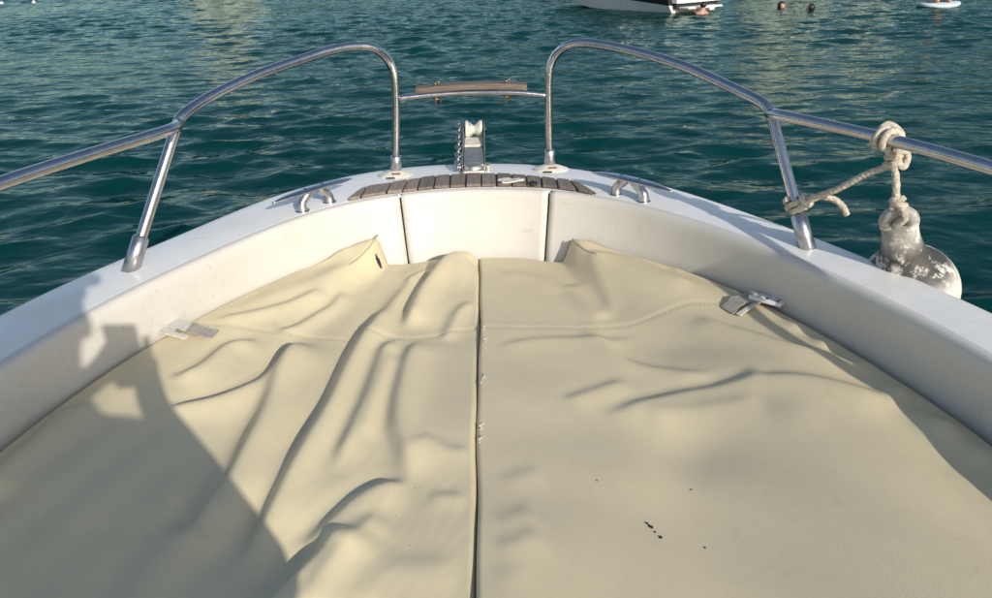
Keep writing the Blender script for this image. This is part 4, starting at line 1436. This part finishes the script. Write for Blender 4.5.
def swimmer(px, py, label, hair_mat, yaw, group='swimmers in the water'):
    c = onz(px, py, 0.0) + np.array([0, 0, -0.10])
    root = thing('person', label, 'person', c, group)
    g = Graph()
    a = g.add((0, 0, -0.35), (0.15, 0.11))
    b = g.add((0, 0, -0.06), (0.13, 0.085), a)
    nk = g.add((0, 0.0, 0.03), 0.05, b)
    h = g.add((0, 0.02, 0.11), 0.075, nk)
    h2 = g.add((0, 0.015, 0.19), 0.085, h)
    g.add((0, 0.01, 0.245), 0.05, h2)
    g.chain(h, [((0, 0.09, 0.13), 0.02), ((0, 0.115, 0.125), 0.012)])
    for sx in (-1, 1):
        g.chain(b, [((sx * 0.19, 0.0, -0.03), 0.055), ((sx * 0.27, 0.14, -0.12), 0.042), ((sx * 0.2, 0.36, -0.10), 0.032)])
    body = skin_body('body', g.v, g.e, g.r, MAT['skin'], root)
    ellipsoid('hair', (0, -0.01, 0.185), (0.10, 0.105, 0.105), hair_mat, root, cut=lambda p: p.y > 0.045 and p.z < 0.055, wob=0.03)
    root.rotation_euler = (0, 0, yaw)
    return root
swimmer(781, 8.5, 'swimmer with brown hair and lit face, left of the two heads in the water', MAT['hair'], math.radians(-150))
swimmer(810, 11, 'swimmer with dark wet hair, right of the two heads in the water', MAT['hair'], math.radians(60))

def far_boat(origin, heading, label, L=6.2, B=2.1, stripe=True, cabin=False, group=None):
    root = thing('moored_boat', label, 'boat', (origin[0], origin[1], 0), group)
    root.rotation_euler = (0, 0, heading)
    # local: +x forward, stern at x=0, port = +y
    rows_low, rows_band, rows_top, rows_deck = [], [], [], []
    N = 24
    for k in range(N + 1):
        t = k / N
        x = L * t
        hb = B / 2 * (1 - max(0, (t - 0.42) / 0.58) ** 2.3) + 0.02
        sheer = 0.78 + 0.32 * t ** 1.5
        rise = 0.02 + 0.62 * max(0, (t - 0.45) / 0.55) ** 2
        rows_low.append([(x, -hb * 0.93, 0.20 + 0.42 * t), (x, -hb * 0.80, -0.02 + rise), (x, 0, -0.30 + rise * 1.35), (x, hb * 0.80, -0.02 + rise), (x, hb * 0.93, 0.20 + 0.42 * t)])
        for sgn, rows in ((1, rows_band), (-1, rows_top)): pass
        zb0, zb1 = 0.20 + 0.42 * t, 0.40 + 0.44 * t
        rows_band.append([(x, hb * 0.93, zb0), (x, hb * 0.985, zb1), (x, -hb * 0.985, zb1), (x, -hb * 0.93, zb0)])
        rows_top.append([(x, hb * 0.985, zb1), (x, hb, max(sheer, zb1 + 0.05)), (x, hb - 0.12 * (1 - t) - 0.01, max(sheer, zb1 + 0.05) + 0.02), (x, -(hb - 0.12 * (1 - t) - 0.01), max(sheer, zb1 + 0.05) + 0.02), (x, -hb, max(sheer, zb1 + 0.05)), (x, -hb * 0.985, zb1)])
    V, Fc = loft(rows_low); Fc.append((0, 1, 2, 3, 4)); mesh_obj('hull', V, Fc, MAT['hull'], root, smooth=False)
    V, Fc = loft(rows_band); Fc.append((0, 1, 2, 3)); mesh_obj('hull_band', V, Fc, MAT['black'] if stripe else MAT['hull'], root, smooth=False)
    V, Fc = loft(rows_top); Fc.append((0, 1, 2, 3, 4, 5)); mesh_obj('topsides', V, Fc, MAT['hull'], root, smooth=False)
    bm = bmesh.new(); box_bm(bm, (-0.24, 0.05, 0.135), (0.5, B * 0.66, 0.05), 0.02)
    mesh = bm_obj('swim_platform', bm, MAT['hull'], root)
    bm = bmesh.new(); box_bm(bm, (-0.10, 0, 0.36), (0.22, B * 0.86, 0.22), 0.03)
    bm_obj('stern_seat', bm, MAT['hull'], root)
    bm = bmesh.new(); box_bm(bm, (-0.06, 0, 0.18), (0.14, B * 0.80, 0.13), 0.01)
    bm_obj('stern_recess', bm, MAT['black'], root)
    # screen and console
    bm = bmesh.new(); box_bm(bm, (L * 0.45, 0, 1.15), (1.0, B * 0.55, 0.5), 0.08)
    bm_obj('console', bm, MAT['hull'], root)
    rows = [[(L * 0.50 - 0.2 * h, B * 0.36 * math.cos(a), 1.3 + 0.45 * h) if False else (L * 0.52 + 0.35 * math.sin(a) - 0.25 * h, B * 0.40 * math.cos(a), 1.05 + 0.6 * h) for a in np.linspace(0, math.pi, 14)] for h in (0, 1)]
    V, Fc = loft(rows); mesh_obj('windscreen', V, Fc, MAT['black'], root)
    if cabin:
        bm = bmesh.new(); box_bm(bm, (L * 0.42, 0, 1.75), (L * 0.42, B * 0.8, 1.5), 0.12)
        bm_obj('cabin', bm, MAT['hull'], root)
        for k in range(3):
            for sy in (-1, 1):
                bm = bmesh.new(); box_bm(bm, (L * 0.29 + k * L * 0.12, sy * (B * 0.4 + 0.002), 2.0), (0.55, 0.03, 0.5), 0.05)
                bm_obj('window', bm, MAT['black'], root)
    return root
HEAD = math.atan2(0.83, -0.55)
pc = onz(672, 13.5, 0.0)
rgt = np.array([0.83, 0.55]) / math.hypot(0.83, 0.55)
far_boat(pc[:2] + rgt * 0.85, HEAD, 'white motorboat with black hull stripe cut off by the top edge of the picture')
MAT['sail'] = simple('white_sailcloth', (0.80, 0.78, 0.72), 0.7)
def sailing_boat(x, y, heading, label, L=8.0, Hm=10.5, foot=3.2):
    root = far_boat((x, y), heading, label, L, 2.7, False, False, 'sailing boats beyond the top edge')
    tube('mast', [(L * 0.55, 0, 0.8), (L * 0.55, 0, Hm)], 0.06, MAT['hull'], root, seg=10)
    tube('boom', [(L * 0.55, 0, 1.7), (L * 0.55 - foot - 0.2, 0.25, 1.75)], 0.045, MAT['hull'], root, seg=10)
    def sail(name, luff0, luff1, clew, belly):
        rows = []
        for i in range(15):
            t = i / 14
            a_, b_ = np.array(luff0) + (np.array(luff1) - np.array(luff0)) * t, np.array(clew) + (np.array(luff1) - np.array(clew)) * t
            rows.append([a_ + (b_ - a_) * u + np.array([0, belly * math.sin(math.pi * u) * (1 - t) ** 0.5, 0]) for u in np.linspace(0, 1, 10)])
        V, Fc = loft(rows)
        o = mesh_obj(name, V, Fc, MAT['sail'], root)
        so = o.modifiers.new('thick', 'SOLIDIFY'); so.thickness = 0.01
    sail('mainsail', (L * 0.55 - 0.08, 0, 1.8), (L * 0.55 - 0.08, 0, Hm - 0.2), (L * 0.55 - foot, 0.25, 1.85), 0.35)
    sail('jib', (L * 0.97, 0, 1.2), (L * 0.57, 0, Hm - 1.2), (L * 0.50, 0.3, 1.5), 0.3)
    return root
sailing_boat(17.2, 37.0, math.radians(172), 'white sailing boat beyond the top edge, mirrored as the brightest streak', 6.0, 10.0, 2.4)
sailing_boat(27.5, 50.0, math.radians(168), 'white sailing boat beyond the top right, mirrored as a fainter streak', 6.0, 9.5, 2.4)
sailing_boat(-18.5, 46.0, math.radians(8), 'white sailing boat far to the left beyond the top edge', 6.0, 9.0, 2.4)
def stern_bather():
    c = onz(703, 13.5, 0.0)
    root = thing('person', 'bather holding on to the swim platform of the striped motorboat', 'person', c)
    g = Graph()
    a = g.add((0, 0, -0.4), (0.14, 0.10)); b = g.add((0, 0.02, 0.0), (0.15, 0.10), a)
    n = g.add((0, 0.03, 0.10), 0.05, b); h = g.add((0, 0.04, 0.18), 0.08, n); g.add((0, 0.03, 0.26), 0.06, h)
    for sx in (-1, 1): g.chain(b, [((sx * 0.15, 0.06, 0.0), 0.05), ((sx * 0.15, 0.24, 0.04), 0.038), ((sx * 0.12, 0.40, 0.15), 0.028)])
    skin_body('body', g.v, g.e, g.r, MAT['skin'], root)
    t = Graph(); a = t.add((0, 0, -0.4), (0.15, 0.11)); t.add((0, 0.02, -0.02), (0.158, 0.108), a)
    skin_body('swimsuit', t.v, t.e, t.r, MAT['swimsuit'], root)
    ellipsoid('hair', (0, 0.02, 0.22), (0.09, 0.095, 0.085), MAT['hair'], root, cut=lambda p: p.y > 0.05 and p.z < 0.03)
    root.rotation_euler = (0, 0, math.radians(15))
stern_bather()

MAT['board'] = simple('pale_blue_board', (0.55, 0.66, 0.68), 0.4)
def paddle_board():
    c = onz(938, 6.5, 0.0)
    n = 24
    ring = [(0.56 * math.copysign(abs(math.cos(a)) ** 0.8, math.cos(a)), 0.36 * math.sin(a)) for a in np.linspace(0, 2 * math.pi, n, endpoint=False)]
    V = []
    for sc, z in ((0.9, -0.04), (1.0, -0.01), (1.0, 0.05), (0.93, 0.075)):
        V += [(x * sc, y * sc, z + 0.05 * (x / 0.56) ** 2) for x, y in ring]
    Fc = [(r * n + k, r * n + (k + 1) % n, (r + 1) * n + (k + 1) % n, (r + 1) * n + k) for r in range(3) for k in range(n)]
    Fc += [tuple(range(n - 1, -1, -1)), tuple(3 * n + k for k in range(n))]
    o = mesh_obj('float_board', V, Fc, MAT['board'])
    o.location = c
    tag(o, 'pale blue float board on the water near the top right corner', 'board')
    root = thing('person', 'person kneeling on the pale blue float board', 'person', (c[0], c[1], 0.075))
    g = Graph()
    pel = g.add((0, 0.05, 0.22), (0.15, 0.11))
    s = g.add((0, 0.05, 0.45), (0.14, 0.10), pel); ch = g.add((0, 0.03, 0.62), (0.15, 0.10), s); nk = g.add((0, 0.0, 0.76), 0.05, ch)
    h = g.add((0, -0.02, 0.85), 0.08, nk); g.add((0, -0.02, 0.94), 0.06, h)
    for sx in (-1, 1):
        g.chain(ch, [((sx * 0.19, 0.02, 0.64), 0.055), ((sx * 0.24, -0.1, 0.40), 0.042), ((sx * 0.2, -0.25, 0.22), 0.032)])
        kn = g.chain(pel, [((sx * 0.12, 0.0, 0.17), 0.085), ((sx * 0.17, -0.26, 0.075), 0.062)])
        g.chain(kn, [((sx * 0.16, 0.05, 0.05), 0.05), ((sx * 0.15, 0.28, 0.04), 0.035)])
    skin_body('body', g.v, g.e, g.r, MAT['skin'], root)
    t = Graph(); a = t.add((0, 0.05, 0.20), (0.16, 0.12)); b = t.add((0, 0.05, 0.34), (0.15, 0.11), a)
    skin_body('swimsuit', t.v, t.e, t.r, MAT['swimsuit'], root)
    ellipsoid('hair', (0, 0.0, 0.89), (0.095, 0.1, 0.1), MAT['hair'], root, cut=lambda p: p.y < -0.05 and p.z < 0.04)
paddle_board()
for (px, py, lab) in ((2, 4, 'small white float in the top left corner, nearer the left edge'), (34, 3, 'small white float near the top left corner, further from the left edge')):
    c = onz(px, py, 0.0)
    V, Fc = lathe_geo([(0, -0.08), (0.06, -0.06), (0.09, 0.0), (0.075, 0.06), (0.03, 0.09), (0.02, 0.13), (0.0, 0.135)], 16)
    o = mesh_obj('float', V, Fc, MAT['hull']); o.location = c
    V, Fc = tube_geo([(0.03 * math.cos(a), 0, 0.15 + 0.03 * math.sin(a)) for a in np.linspace(0, 2 * math.pi, 13)], 0.008, seg=8, caps=False)
    mesh_obj('ring', V, Fc, MAT['black'], o)
    tag(o, lab, 'float', 'small white floats')

# ------------------------------------------------------------------ unseen slopes, inferred and added to darken the water's reflections
def added_slopes():
    m, nt, p = new_mat('scrub_hillside')
    n1 = noise(nt, 0.06, 6, 0.65); n2 = noise(nt, 0.5, 4, 0.7)
    a = ramp(nt, n1, [(0.35, (0.05, 0.085, 0.05)), (0.6, (0.085, 0.115, 0.065)), (0.75, (0.20, 0.20, 0.16))])
    nt.links.new(mixc(nt, ramp(nt, n2, [(0.5, (0, 0, 0)), (0.7, (0.7, 0.7, 0.7))]), a, (0.03, 0.045, 0.02)), p.inputs['Base Color'])
    p.inputs['Roughness'].default_value = 1.0
    rows = []
    for r in np.linspace(170, 420, 26):
        row = []
        t = (r - 170) / 250
        for az in np.linspace(-95, 95, 150):
            A_ = math.radians(az)
            h = 30 + 10 * math.sin(3.1 * A_ + 0.6) + 7 * math.sin(7.3 * A_ + 2) + 5 * math.sin(17 * A_)
            z = -1.5 + h * smoothstep(0, 1, t) ** 0.8 + 1.6 * math.sin(0.21 * r + 9 * A_) * t + 1.2 * math.sin(0.4 * r - 31 * A_) * t
            rr = r + 14 * math.sin(5 * A_) + 6 * math.sin(13 * A_ + 1)
            row.append((rr * math.sin(A_), rr * math.cos(A_), z))
        rows.append(row)
    V, Fc = loft(rows)
    o = mesh_obj('added_hills', V, Fc, m)
    tag(o, 'unseen scrub covered slopes added beyond the top edge to darken reflections in the sea', None, None, 'structure')
added_slopes()
